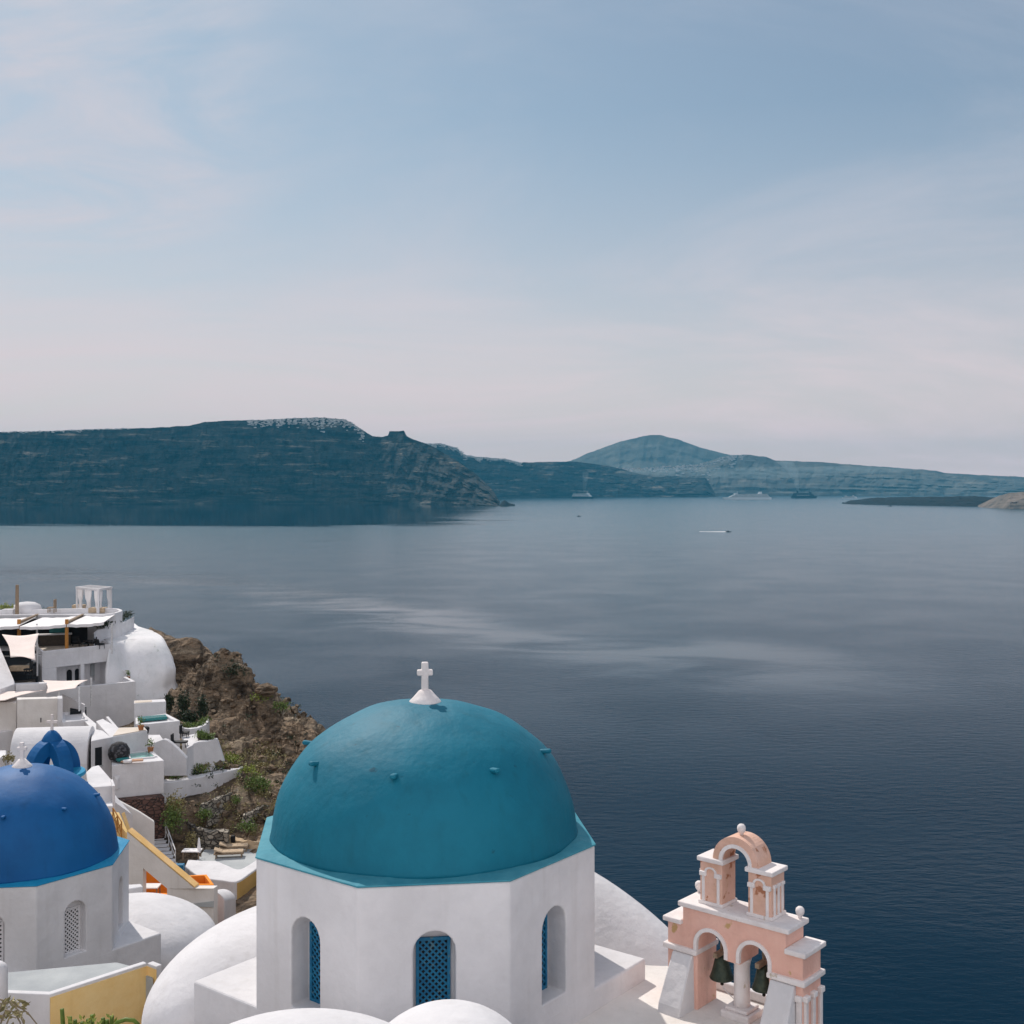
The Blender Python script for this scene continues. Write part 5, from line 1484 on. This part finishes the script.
# right hand pool block
pb_ = block('upper_pool_house', 'white block with a narrow teal pool below the plastered rock', 'house', [(148.5, 723.8), (180.2, 720.6), (166.3, 713.4), (135.5, 717.5), (135.5, 724)], 18.2, 5.5, wall=.3, sink=.25)
q = MB(); tp__ = top_px([(138, 719.5), (167, 716.8), (165.5, 714.5), (138, 717)], 18.17); q.loft([[p - Z * .2 for p in tp__], [p + Z * .015 for p in tp__]]); q.build('pool_water', M['pooltile'], pb_)
t = block('rock_foot_terrace', 'white terrace wall at the foot of the plastered rock', 'terrace', [(134, 703.5), (166, 701.3), (165, 699), (134, 700.5)], 17.35, 3, wall=0)
q = MB(); tp__ = top_px([(134.5, 703), (152, 701.8), (152, 700), (134.5, 700.8)], 17.33); q.loft([[p - Z * .05 for p in tp__], [p + Z * .012 for p in tp__]]); q.build('terrace_floor', M['cream'], t)
q = MB(); p = P(144.5, 729.5, 90); q.lathe((p.x, p.y, p.z - .3), [(.3, 0), (.38, .4), (.3, .5), (0, .52)], 12); tag(q.build('dark_pot', M['black'], smooth=True), 'dark pot in the corner between the cream terrace and the teal pool block', 'pot')
# curved white houses to the right
wv = thing('curved_wall_house', 'white house with a long curved sloping wall right of the plunge pool', 'house', P(170, 760, 85))
q = MB()
fc = [(147, 745.8), (155, 742.4), (163.5, 739.2), (167, 740.4), (171, 743.2), (177, 748.5), (182, 753.5), (186.5, 758.5), (186.5, 776), (147, 776)]
q.extrude([P(x, y, 85 + .008 * (x - 147)) for x, y in fc], (.05, .4, 0)); q.build('curved_wall', M['white'], wv, bevel=.05)
q = MB(); q.prism([P(148.2, 745.6, 85.2), P(163.4, 739.5, 85.4), P(160, 734.5, 87), P(148.2, 734.5, 88.5)], H - 22); q.build('roof', M['white'], wv, bevel=.05)
tv = thing('curved_terrace_house', 'low white terrace house with a rounded front and a planted top at the cliff', 'house', P(205, 760, 88))
q = MB()
fc = [(185.5, 774), (185.5, 757.5), (187, 751.5), (190, 746.5), (194, 743.2), (199, 741.6), (207, 741.2), (216.6, 738.8), (218.5, 743), (224.8, 762.5), (224.8, 770)]
q.extrude([P(x, y, 86.8 + .06 * (x - 185)) for x, y in fc], (-.05, .45, 0)); q.build('rounded_wall', M['white'], tv, bevel=.06)
q = MB(); q.prism(top_px([(187, 748), (200, 741.5), (198, 733), (182, 736.5)], 18.9), H - 22); q.build('terrace_floor', M['white'], tv, bevel=.03)
q = MB(); q.prism([P(199, 742, 87.8), P(217, 739.5, 88.8), P(211, 733.4, 90.5), P(197, 731.5, 90)], H - 22); q.build('planter_bed', M['teak'], tv)
q = MB()
for x, y in [(199, 735), (202, 736.5), (205, 738), (208, 738), (203, 734.5), (211, 737)]: q.leaves(P(x, y - 1, 88.8), (.5, .5, .28), 90, .2, rnd)
q.build('planting', M['leaf'], tv, recalc=False)
pt2 = thing('planter_terrace', 'small curved white planter terrace under the dark climbers', 'planter', P(196, 730, 97))
ln = [(181.5, 724.5), (184.5, 728.4), (190, 729), (199, 727.6), (206, 724.6), (209.6, 719.6)]
fr = [D(x, y, 19.3) for x, y in ln]
q = MB(); q.loft([[f_, f_ + Vector((-.25, .4, 0)), Vector((f_.x - .25, f_.y + .4, H - 22)), Vector((f_.x, f_.y, H - 22))] for f_ in fr]); q.build('planter_wall', M['white'], pt2, bevel=.05)
q = MB()
for x, y in [(187, 724.5), (192, 725.5), (198, 724), (203, 722), (206, 719)]: q.leaves(D(x, y, 19.2), (.6, .5, .3), 80, .2, rnd)
q.build('planting', M['leaf'], pt2, recalc=False)
for k, (px, py) in enumerate(((184.5, 737.5), (179.5, 747))):
    p = D(px, py, (18.95, 19.0)[k]); t = thing('terrace_chair', ('dark chair in the corner of the curved terrace', 'dark lounger on the curved white terrace edge')[k], 'chair', p)
    q = MB(); q.box((p.x, p.y, p.z + .38), (.6 + .5 * k, .6, .1)); q.build('seat', M['black'], t); q = MB(); q.box((p.x - .28 - .25 * k, p.y, p.z + .68), (.08, .6, .55)); q.build('backrest', M['black'], t)
    for sx in (-1, 1):
        for sy in (-1, 1):
            q = MB(); q.box((p.x + sx * (.24 + .25 * k), p.y + sy * .24, p.z + .17), (.05, .05, .34)); q.build('leg', M['black'], t)
# retaining wall below with greenery
q = MB()
ln = [(160, 781.5), (175, 779.8), (190, 777.4), (205, 774.5), (220, 771.4), (234, 768.2), (243.5, 766.4)]
fr = [D(x, y, 21.0 + .02 * i) for i, (x, y) in enumerate(ln)]
q.loft([[f_ + Vector((.1, -.5, 0)), f_ + Vector((-.1, .55, 0)), Vector((f_.x - .1, f_.y + .55, H - 24)), Vector((f_.x + .1, f_.y - .5, H - 24))] for f_ in fr])
tag(q.build('retaining_wall', M['white'], bevel=.06), 'long low white retaining wall below the rounded terrace house', 'wall')


def shrub(name, label, px, py, d, rad, n, size, mat, cat='shrub', group=None, stem=True):
    c = P(px, py, d)
    t = thing(name, label, cat, (c.x, c.y, c.z - rad[2] - .1), group)
    q = MB(); q.leaves(c, rad, n, size, rnd); q.build('foliage', M[mat], t, recalc=False)
    if stem:
        q = MB()
        for k in range(4):
            a_ = rnd.uniform(0, 6.28)
            q.tube([c + Vector((0, 0, -rad[2] - .3)), c + Vector((.3 * rad[0] * math.cos(a_), .3 * rad[1] * math.sin(a_), -.3 * rad[2])), c + Vector((.6 * rad[0] * math.cos(a_), .6 * rad[1] * math.sin(a_), .3 * rad[2]))], .035, 5, .012)
        q.build('stem', M['stem'], t)
    return t


shrub('climbing_shrub', 'dark climbing shrub against the white rock, left one of three', 169.5, 702, 105, (.62, .5, 1.15), 420, .26, 'leaf_dark')
shrub('climbing_shrub', 'tall dark climbing shrub against the white rock, middle one of three', 184, 705, 103.5, (.75, .5, 1.6), 600, .26, 'leaf_dark')
shrub('climbing_shrub', 'dark climbing shrub at the brown cliff foot, right one of three', 202, 708, 102, (.7, .5, 1.5), 520, .26, 'leaf_dark')
shrub('dark_shrub', 'low dark shrub below the three climbers', 190, 718, 101, (1.5, .6, .7), 520, .26, 'leaf_dark')
shrub('green_shrub', 'green leafy shrub hanging over the left end of the retaining wall', 176, 776, 86, (.75, .6, 1.05), 330, .2, 'leaf')
shrub('green_shrub', 'low green shrub in the middle behind the retaining wall', 196, 769, 87.5, (1.2, .7, .6), 420, .2, 'leaf')
shrub('green_shrub', 'green shrub behind the right end of the retaining wall', 216, 765, 89, (1.2, .7, .6), 420, .2, 'leaf')
shrub('green_shrub', 'bright green shrub at the right end of the retaining wall by the cliff', 230, 760, 90.5, (1.2, .8, .7), 420, .2, 'leaf_lime')
shrub('tall_shrub', 'small upright green shrub against the rounded terrace wall', 194.5, 762, 88, (.35, .35, .7), 150, .2, 'leaf')
shrub('straw_shrub', 'large straw coloured and green shrub beside the red stone base', 174, 806, 80.5, (1.1, 1.0, 1.2), 700, .2, 'leaf_dry')
shrub('green_shrub', 'dark green shrub below the straw coloured one beside the stairs', 173, 818, 79.6, (1.0, .9, 1.3), 620, .2, 'leaf')
shrub('green_shrub', 'broad green shrub on the slope right of the retaining wall', 257, 785, 87, (1.5, 1.0, 1.1), 760, .22, 'leaf')
shrub('green_shrub', 'yellow green shrub above the stone terraces at the cliff foot', 248, 773, 89, (1.2, .9, .9), 500, .2, 'leaf_lime')
shrub('green_shrub', 'small green shrub in the middle of the stone terraces', 205, 814, 82, (.75, .6, .6), 300, .18, 'leaf')
shrub('green_shrub', 'small green shrub at the end of the upper stone terrace', 236, 800, 84, (.5, .5, .4), 160, .18, 'leaf')
shrub('green_shrub', 'green shrub on the slope above the sandy kerb', 247, 826, 81.5, (1.0, .6, .5), 300, .18, 'leaf')
shrub('dry_shrub', 'dry pale shrub hanging over the round stone wall', 191, 840, 79.4, (.7, .5, .9), 280, .17, 'leaf_dry')
shrub('cliff_shrub', 'yellow green shrub on the cliff edge beside the jutting boulder', 263, 697, 102, (1.1, .8, .9), 420, .25, 'leaf_lime')
shrub('cliff_shrub', 'dark shrub on the ridge of the brown cliff against the sea', 236, 671, 106.5, (1.5, .8, .9), 520, .25, 'leaf_dark')
shrub('cliff_shrub', 'dark shrub at the top step of the brown cliff', 222, 659, 108, (.8, .6, .55), 260, .25, 'leaf_dark')
shrub('cliff_shrub', 'dark shrub on the lower cliff edge right of the boulder', 281, 706, 100.6, (1.0, .7, .6), 280, .22, 'leaf')
# jutting boulder on the cliff edge
q = MB(); c_ = P(266, 690, 101.5)
bmesh.ops.create_icosphere(q.bm, subdivisions=3, radius=1)
for v in q.bm.verts:
    n0 = mnoise.fractal(v.co * 1.3 + Vector((4, 0, 0)), 1, 2, 4)
    v.co = c_ + Vector((v.co.x * .85, v.co.y * .8, v.co.z * .5)) * (1 + .35 * n0)
tag(q.build('boulder', M['rock']), 'brown boulder jutting out over the cliff edge', 'boulder')
# scattered low plants and grass on the slope: nobody could count them
q = MB()
for _ in range(520):
    px = rnd.uniform(166, 285); d = rnd.uniform(78, 99)
    x = (px - CX) / F * d; z = ground(x, d)
    py = CY + (H - z) / d * F
    if py > 838 or py < 742: continue
    if WL[0][0] - 1 < x < WL[-1][0] and interp(WL, x) - 3.2 < d < interp(WL, x) + .6: continue
    q.leaves((x, d, z + .12), (rnd.uniform(.3, .8), rnd.uniform(.3, .6), rnd.uniform(.15, .4)), rnd.randint(12, 36), .17, rnd)
tag(q.build('slope_grass', M['leaf_dry'], recalc=False), 'dry grass and low weeds on the slope below the town', 'grass', kind='stuff')
q = MB()
for _ in range(150):
    px = rnd.uniform(170, 330); d = rnd.uniform(84, 112)
    x = (px - CX) / F * d; z = ground(x, d)
    q.leaves((x, d, z + .15), (rnd.uniform(.3, .7), rnd.uniform(.3, .6), rnd.uniform(.15, .35)), rnd.randint(8, 24), .18, rnd)
rk_ = MB()
for _ in range(420):
    px = rnd.uniform(168, 335); d = rnd.uniform(79, 113)
    x = (px - CX) / F * d; z = ground(x, d)
    if WL[0][0] - 1 < x < WL[-1][0] and interp(WL, x) - 3.2 < d < interp(WL, x) + .6: continue
    s_ = rnd.uniform(.10, .32) * (1.7 if rnd.random() < .1 else 1)
    mt_ = Matrix.Translation((x, d, z + s_ * .2)) @ Matrix.Rotation(rnd.uniform(0, 6.3), 4, Vector((rnd.gauss(0, 1), rnd.gauss(0, 1), rnd.gauss(0, 1))).normalized())
    n0 = len(rk_.bm.verts)
    bmesh.ops.create_icosphere(rk_.bm, subdivisions=1, radius=s_, matrix=mt_)
    rk_.bm.verts.ensure_lookup_table()
    for v in rk_.bm.verts[n0:]:
        v.co += Vector((rnd.uniform(-1, 1), rnd.uniform(-1, 1), rnd.uniform(-1, .6))) * s_ * .3
tag(rk_.build('loose_rocks', M['rock']), 'loose brown rocks scattered over the slope and the cliff', 'rocks', kind='stuff')
tag(q.build('cliff_scrub', M['leaf_dark'], recalc=False), 'dark low scrub growing on the brown cliff', 'scrub', kind='stuff')


def stone_wall(label, ln, drop, h, thick=.45, mat='stone', name='stone_wall'):
    q = MB(); rings = []
    fr = [D(x, y, drop if not isinstance(drop, (list, tuple)) else drop[i]) for i, (x, y) in enumerate(ln)]
    sub = []
    for a_, b_ in zip(fr, fr[1:]):
        for k in range(6): sub.append(a_.lerp(b_, k / 6))
    sub.append(fr[-1])
    for f_ in sub:
        j = lambda s: Vector((mnoise.noise(f_ * 1.7 + Vector((s, 0, 0))), mnoise.noise(f_ * 1.7 + Vector((0, s, 5))), mnoise.noise(f_ * 2.1 + Vector((0, 0, s))))) * .14
        rings.append([f_ + j(1), f_ + Vector((-.05, thick, 0)) + j(2), f_ + Vector((-.05, thick, -h)), f_ + Vector((0, -.08, -h)), f_ + Vector((0, -.03, -h * .5)) + j(3)])
    q.loft(rings); tag(q.build(name, M[mat]), label, 'wall', 'dry stone terrace walls' if mat == 'stone' else None)


stone_wall('upper dry stone terrace wall on the slope under the retaining wall', [(200, 805), (214, 799.5), (229, 794.5), (244, 789)], 22.0, .9)
stone_wall('middle dry stone terrace wall on the slope', [(206, 814), (221, 809), (238, 803), (254, 797.5)], 22.7, .9)
stone_wall('short dry stone terrace wall nearest the turquoise church', [(243, 816), (251, 812), (260, 807), (270, 803.5)], 22.8, .9)
stone_wall('curved dry stone wall above the grey sun deck', [(186, 822), (197, 829.5), (208, 832), (219, 831), (227.5, 833)], 23.4, 2.2, .6)
stone_wall('sandy plastered kerb curving along the grey sun deck', [(216, 825), (222, 831), (228, 836), (236, 839.5), (246, 841), (262, 842.5)], 24.1, .55, .4, 'kerb', 'kerb_wall')
# --- stairs with handrail
st = thing('stairway', 'flight of white steps with a white handrail beside the straw coloured shrub', 'stairs', P(165, 860, 77))
q = MB()
s0, s1 = P(157.5, 838, 80.2), P(171.5, 868, 76.2)
u_ = Vector((1, .15, 0)).normalized()
for k in range(9):
    p = s0.lerp(s1, k / 8)
    q.frame_box(Vector((p.x, p.y, p.z)), u_, Vector((-.15, 1, 0)).normalized(), Z, (-.42, .42), (-.22, .30), (-1.6, -.055))
q.build('riser_block', M['riser_shade'], st)
q = MB()
for k in range(9):
    p = s0.lerp(s1, k / 8)
    q.frame_box(p, u_, Vector((-.15, 1, 0)).normalized(), Z, (-.45, .45), (-.30, .30), (-.052, 0))
q.build('treads', M['white'], st, bevel=.01)
q = MB()
r0, r1 = P(165.5, 823, 80.2), P(175.3, 850, 76.4)
q.tube([r0, r1], .035, 6); q.tube([r0 - Z * .45, r1 - Z * .45], .025, 6)
for k in range(4):
    p = r0.lerp(r1, k / 3); q.tube([p, p - Z * 1.0], .03, 6)
q.build('handrail', M['steel'], st)
# wall left of the stairs
t = thing('stair_side_wall', 'warm white wall descending to the right beside the steps', 'wall', P(140, 850, 76))
q = MB()
ln = [(117, 800), (128, 806), (140, 812.5), (154.5, 822)]
fr = [P(x, y, 76 + .3 * i) for i, (x, y) in enumerate(ln)]
q.loft([[f_, f_ + Vector((-.15, .4, 0)), Vector((f_.x - .15, f_.y + .4, H - 26)), Vector((f_.x, f_.y, H - 26))] for f_ in fr]); q.build('wall_body', M['beige'], t, bevel=.05)
q = MB(); q.prism([P(112, 790, 77), P(117, 797, 76.4), P(133, 815, 75.4), P(126, 809.5, 75.4), P(112, 800, 75.6)], H - 25); q.build('sloping_top', M['white'], t, bevel=.05)
# white sloped roof right behind the cobalt dome
sr = block('sunlit_sloping_roof', 'bright white sloping roof top just behind the right side of the cobalt dome', 'roof', [(88, 787.5), (114.5, 785.5), (112, 780), (99, 765), (92, 766.5), (86, 772)], 16.5, 6, wall=0)
q = MB(); q.prism(top_px([(112.2, 786), (115.2, 785.6), (113, 779), (110.5, 779.5)], 16.4), H - 22); q.build('corner_pillar', M['white'], sr, bevel=.03)
q = MB(); q.prism(top_px([(96, 806), (113, 806), (112, 797), (96, 797)], 17.3), H - 22); tag(q.build('white_step_roof', M['white'], bevel=.04), 'small white roof step between the cobalt dome and the wooden railing', 'roof')
# --- yellow edged stair building
yb = thing('yellow_edged_building', 'white building with a long sloping stair wall edged in yellow', 'building', P(170, 900, 60))
q = MB()
ya, yb2 = P(127, 832, 61.5), P(194.5, 888.5, 60.5)
yc, yd = P(213.6, 888.5, 60.5), P(213.6, 1000, 60.5)
n_ = Vector((.1, .45, 0))
front = [ya, yb2, yc, Vector((yc.x, yc.y, H - 27)), Vector((ya.x, ya.y, H - 27))]
q.extrude(front, n_)
stair_wall = q.build('stair_wall', M['beige'], yb)
cutp = [P(142.8, 868.5, 61.2), P(166.5, 889.2, 60.8), P(166.5, 900, 60.8), P(142.8, 900, 61.2)]
k = MB(); k.extrude([p + Vector((0, -2, 0)) for p in cutp], (0, 5, 0)); kk = k.build('cutter', M['beige'])
carve(stair_wall, [kk])
q = MB(); d_ = (yb2 - ya)
q.loft([[p + Z * .02, p + Z * .10, p + Vector((.1, .5, .10)), p + Vector((.1, .5, .02))] for p in (ya, yb2)]); q.build('coping', M['yellow_trim'], yb, bevel=.02)
q = MB(); q.loft([[p, p + Z * .10, p + Vector((.06, .3, .10)), p + Vector((.06, .3, .0))] for p in (P(121.5, 815, 62.0), P(127.6, 832.4, 61.5))]); q.build('upper_coping', M['yellow_trim'], yb, bevel=.02)
q = MB(); q.prism([P(110, 812, 63.2), P(126, 832.5, 61.9), P(129, 834, 62.2), P(119, 812, 64)], H - 24); q.build('upper_wall', M['yellow'], yb, bevel=.03)
# orange room behind the opening and orange stairwell to the right
q = MB(); o1 = Vector((ya.x, 61.3, 0))
q.prism([P(138, 862, 64.2), P(172, 862, 64.2), P(172, 861, 64.8), P(138, 861, 64.8)], H - 27); q.build('orange_wall', M['orange'], yb)
q = MB(); q.prism(top_px([(138, 902), (172, 902), (172, 893), (138, 893)], 21.4), H - 22); q.build('orange_floor', M['orange'], yb)
yz = yc.z
q = MB(); W_ = [D(x, y, H - yz) for x, y in ((194, 884.6), (213.9, 884.6), (206.5, 874.5), (186.5, 875.5))]
f = q.prism(W_, yz - 3.0); bmesh.ops.recalc_face_normals(q.bm, faces=q.bm.faces[:])
bmesh.ops.inset_region(q.bm, faces=[f], thickness=.14, use_even_offset=True)
bmesh.ops.inset_region(q.bm, faces=[f], thickness=.01, use_even_offset=True)
for v in f.verts: v.co.z -= 1.0
stw = q.build('orange_stairwell', M['orange'], yb)
q = MB(); q.prism([P(176, 906.5, 60.64), P(213.8, 901.0, 60.44), P(213.8, 901.0, 60.6), P(176, 906.5, 60.9)], P(0, 907.6, 60.4).z); q.build('drip_ledge', M['grey'], yb)
q = MB(); p = P(203, 886.5, 61.3); q.box((p.x, p.y, yz - .72), (.34, .3, .5)); tag(q.build('crate', M['wood'], bevel=.02), 'brown crate in the orange stairwell', 'crate')
t = thing('patio_table', 'white clothed patio table in the orange room', 'table', P(151, 892, 62.4))
q = MB(); p = P(151, 886, 62.4); q.box((p.x, p.y, p.z), (.9, .7, .06)); q.build('table_top', M['cloth_white'], t)
for sx in (-1, 1):
    for sy in (-1, 1):
        q = MB(); q.box((p.x + sx * .38, p.y + sy * .28, p.z - .38), (.06, .06, .72)); q.build('leg', M['wood'], t)
q = MB(); q.prism(top_px([(126, 889), (143.3, 886.5), (141, 883.5), (126, 884.5)], 18.2), H - 22); tag(q.build('white_cube_roof', M['white'], bevel=.06), 'small white cube roof beside the orange doorway', 'roof')
t = thing('wooden_railing', 'wooden railing with crossed bars above the yellow coping', 'railing', P(117, 828, 63))
q = MB()
ra, rb = P(113, 808, 62.6), P(121.5, 822, 61.9)
for p in (ra, ra.lerp(rb, .5), rb): q.tube([p, p - Z * .9], .035, 6)
q.tube([ra, rb], .035, 6); q.tube([ra - Z * .8, rb - Z * .8], .03, 6)
q.build('rail', M['wood_orange'], t)
q = MB()
for k in range(2):
    a_, b_ = ra.lerp(rb, k / 2), ra.lerp(rb, (k + 1) / 2)
    q.tube([a_ - Z * .05, b_ - Z * .75], .022, 5); q.tube([a_ - Z * .75, b_ - Z * .05], .022, 5)
q.build('cross_bar', M['wood_orange'], t)
# --- grey sun deck with loungers, white curved roof and ochre wall
dk = thing('sun_deck', 'grey cement sun deck with a curved edge below the dry stone wall', 'terrace', P(228, 860, 78))
q = MB(); q.prism(top_px([(196, 861), (206, 868.5), (222, 871.8), (240, 872), (275, 868), (275, 838), (240, 836), (222, 840), (204, 850)], 24.6), H - 26.5); q.build('deck', M['grey'], dk, bevel=.03)
cr_ = thing('curved_roof_house', 'house with a curved bright white roof edge and an ochre yellow side wall', 'house', P(228, 890, 72))
def smooth_line(pts, n=5):
    out = []
    for i in range(len(pts) - 1):
        p0, p1, p2, p3 = [Vector((*pts[max(0, min(len(pts) - 1, k))], 0)) for k in (i - 1, i, i + 1, i + 2)]
        for s_ in range(n):
            t_ = s_ / n
            v_ = .5 * ((2 * p1) + (p2 - p0) * t_ + (2 * p0 - 5 * p1 + 4 * p2 - p3) * t_ ** 2 + (3 * p1 - p0 - 3 * p2 + p3) * t_ ** 3)
            out.append((v_.x, v_.y))
    return out + [pts[-1]]


low = [(185, 866), (200, 876.5), (222, 880.3), (237, 881.2), (251, 872.5), (268, 860)]
up = [(188, 861), (202, 862.2), (216, 862.6), (226, 866.5), (240, 870.8), (262, 857.5)]
q = MB()
fr = [D(x, y, 24.1) for x, y in smooth_line(low)]; bk2 = [D(x, y, 24.2) for x, y in smooth_line(up)]
q.loft([[f_, b_ + Z * .12, Vector((b_.x, b_.y, H - 28)), Vector((f_.x, f_.y, H - 28))] for f_, b_ in zip(fr, bk2)]); q.build('curved_roof', M['white'], cr_, bevel=.08)
q = MB(); nn = Vector((.5, -.8, 0)).normalized() * .04
seg_ = [p - Z * .12 for p in fr[15:26]]
q.prism([p + nn for p in seg_] + [p - nn for p in seg_[::-1]], H - 28.3); q.build('ochre_wall', M['ochre'], cr_)
q = MB(); q.prism([fr[10] + Vector((-.3, -.3, -.75)), fr[15] + Vector((-.1, -.35, -.75)), fr[15] + Vector((-.1, .3, -.75)), fr[10] + Vector((-.3, .3, -.75))], H - 28.2); q.build('white_step', M['white'], cr_, bevel=.05)
va, vb = P(211, 891, 66), P(223, 889, 69)
vault('small_vault', 'small white vaulted roof between the orange stairwell and the ochre wall', 'roof', va, vb, .75, .55, H - 27, M['white'])


def lounger():
    t = thing('sun_lounger', 'x', 'lounger', (0, 0, 0), 'loungers on the grey sun deck')
    q = MB(); q.box((0, 0, .28), (1.95, .66, .08)); q.build('frame', M['wood'], t, bevel=.02)
    q = MB(); q.box((.25, 0, .38), (1.35, .62, .10)); q.loft([[Vector((x, s * .31, z)) for x, s, z in ((-.42, -1, .34), (-.42, 1, .34), (-.42, 1, .44), (-.42, -1, .44))], [Vector((x, s * .31, z)) for x, s, z in ((-.98, -1, .52), (-.98, 1, .52), (-.95, 1, .62), (-.95, -1, .62))]]); q.build('mattress', M['cushion'], t, bevel=.03)
    for sx in (-1, 1):
        for sy in (-1, 1):
            q = MB(); q.box((sx * .82, sy * .27, .12), (.07, .07, .26)); q.build('leg', M['wood'], t)
    return t


lo_ = lounger()
for i, (px, py, rz_, lab) in enumerate(((229, 857, R(8), 'wooden sun lounger with beige mattress nearest the curved white roof'), (234, 851, R(8), 'wooden sun lounger with beige mattress, farther one on the grey deck'))):
    o = lo_ if i == 0 else copy_tree(lo_)
    o['label'] = lab; p = D(px, py, 24.6); o.location = p; o.rotation_euler.z = rz_
q = MB(); p = D(233, 847, 24.6); q.box((p.x, p.y, p.z + .55), (.3, .3, .5)); tag(q.build('black_bag', M['black'], bevel=.08), 'black bag standing between the two loungers', 'bag')
t = thing('patio_set_table', 'low white table beside the steps on the sun deck', 'table', D(192, 858, 24.2))
p = D(192, 858, 24.2); q = MB(); q.box((p.x, p.y, p.z + .5), (1.2, .7, .06)); q.build('table_top', M['cloth_white'], t)
for sx in (-1, 1):
    for sy in (-1, 1):
        q = MB(); q.box((p.x + sx * .5, p.y + sy * .28, p.z + .24), (.07, .07, .48)); q.build('leg', M['wood'], t)
t = thing('folded_parasol', 'closed white parasol beside the low white table', 'parasol', D(199, 858, 24.2))
p = D(199, 858, 24.2); q = MB(); q.tube([p, p + Z * 1.1], .025, 6); q.build('pole', M['wood'], t); q = MB(); q.lathe((p.x, p.y, p.z + .35), [(.10, 0), (.12, .3), (.06, .9), (0, 1.0)], 10); q.build('canopy', M['cloth_white'], t)
q = MB(); p = P(180, 868, 75); q.box((p.x, p.y, p.z), (.5, .4, .5)); tag(q.build('blue_crate', M['blue_wood'], bevel=.03), 'blue crate at the foot of the white steps', 'crate')

def potted(label, px, py, drop, s_=1.0, mat='leaf'):
    p = D(px, py, drop)
    t = thing('potted_plant', label, 'potted plant', p, 'potted plants on the terraces')
    q = MB(); q.lathe(p, [(.16 * s_, 0), (.24 * s_, .36 * s_), (.26 * s_, .40 * s_), (0, .40 * s_)], 12); q.build('pot', M['terracotta'], t)
    q = MB(); q.leaves(p + Z * .75 * s_, (.34 * s_, .34 * s_, .42 * s_), 90, .16, rnd); q.build('foliage', M[mat], t, recalc=False)


potted('potted green plant in the corner of the cream terrace beside the teal pool block', 141, 730.5, 17.2, .9)
potted('small potted plant on the long terrace wall end below the loggia', 128, 680.6, 17.9, .9)
potted('potted plant on the pool terrace right behind the plunge pool', 150.5, 752.6, 18.6, .9)

# ================================================================ camera and render settings
cam = bpy.data.cameras.new('camera'); co = bpy.data.objects.new('camera', cam); col.objects.link(co)
cam.sensor_width = 36; cam.sensor_fit = 'HORIZONTAL'; cam.lens = 36 * F / 1024
cam.shift_x = 0; cam.shift_y = (CY - 512) / 1024
cam.clip_start = .1; cam.clip_end = 60000
co.location = (0, 0, H); co.rotation_euler = (R(90), 0, 0)
scene.camera = co
vs = scene.view_settings
scene.display_settings.display_device = 'sRGB'
vs.view_transform = 'Standard'; vs.look = 'None'; vs.exposure = 0.12; vs.gamma = 1; vs.use_curve_mapping = False
scene.cycles.max_bounces = 10; scene.cycles.diffuse_bounces = 5; scene.cycles.glossy_bounces = 3; scene.cycles.volume_bounces = 0
scene.cycles.use_denoising = True
scene.cycles.sample_clamp_indirect = 8
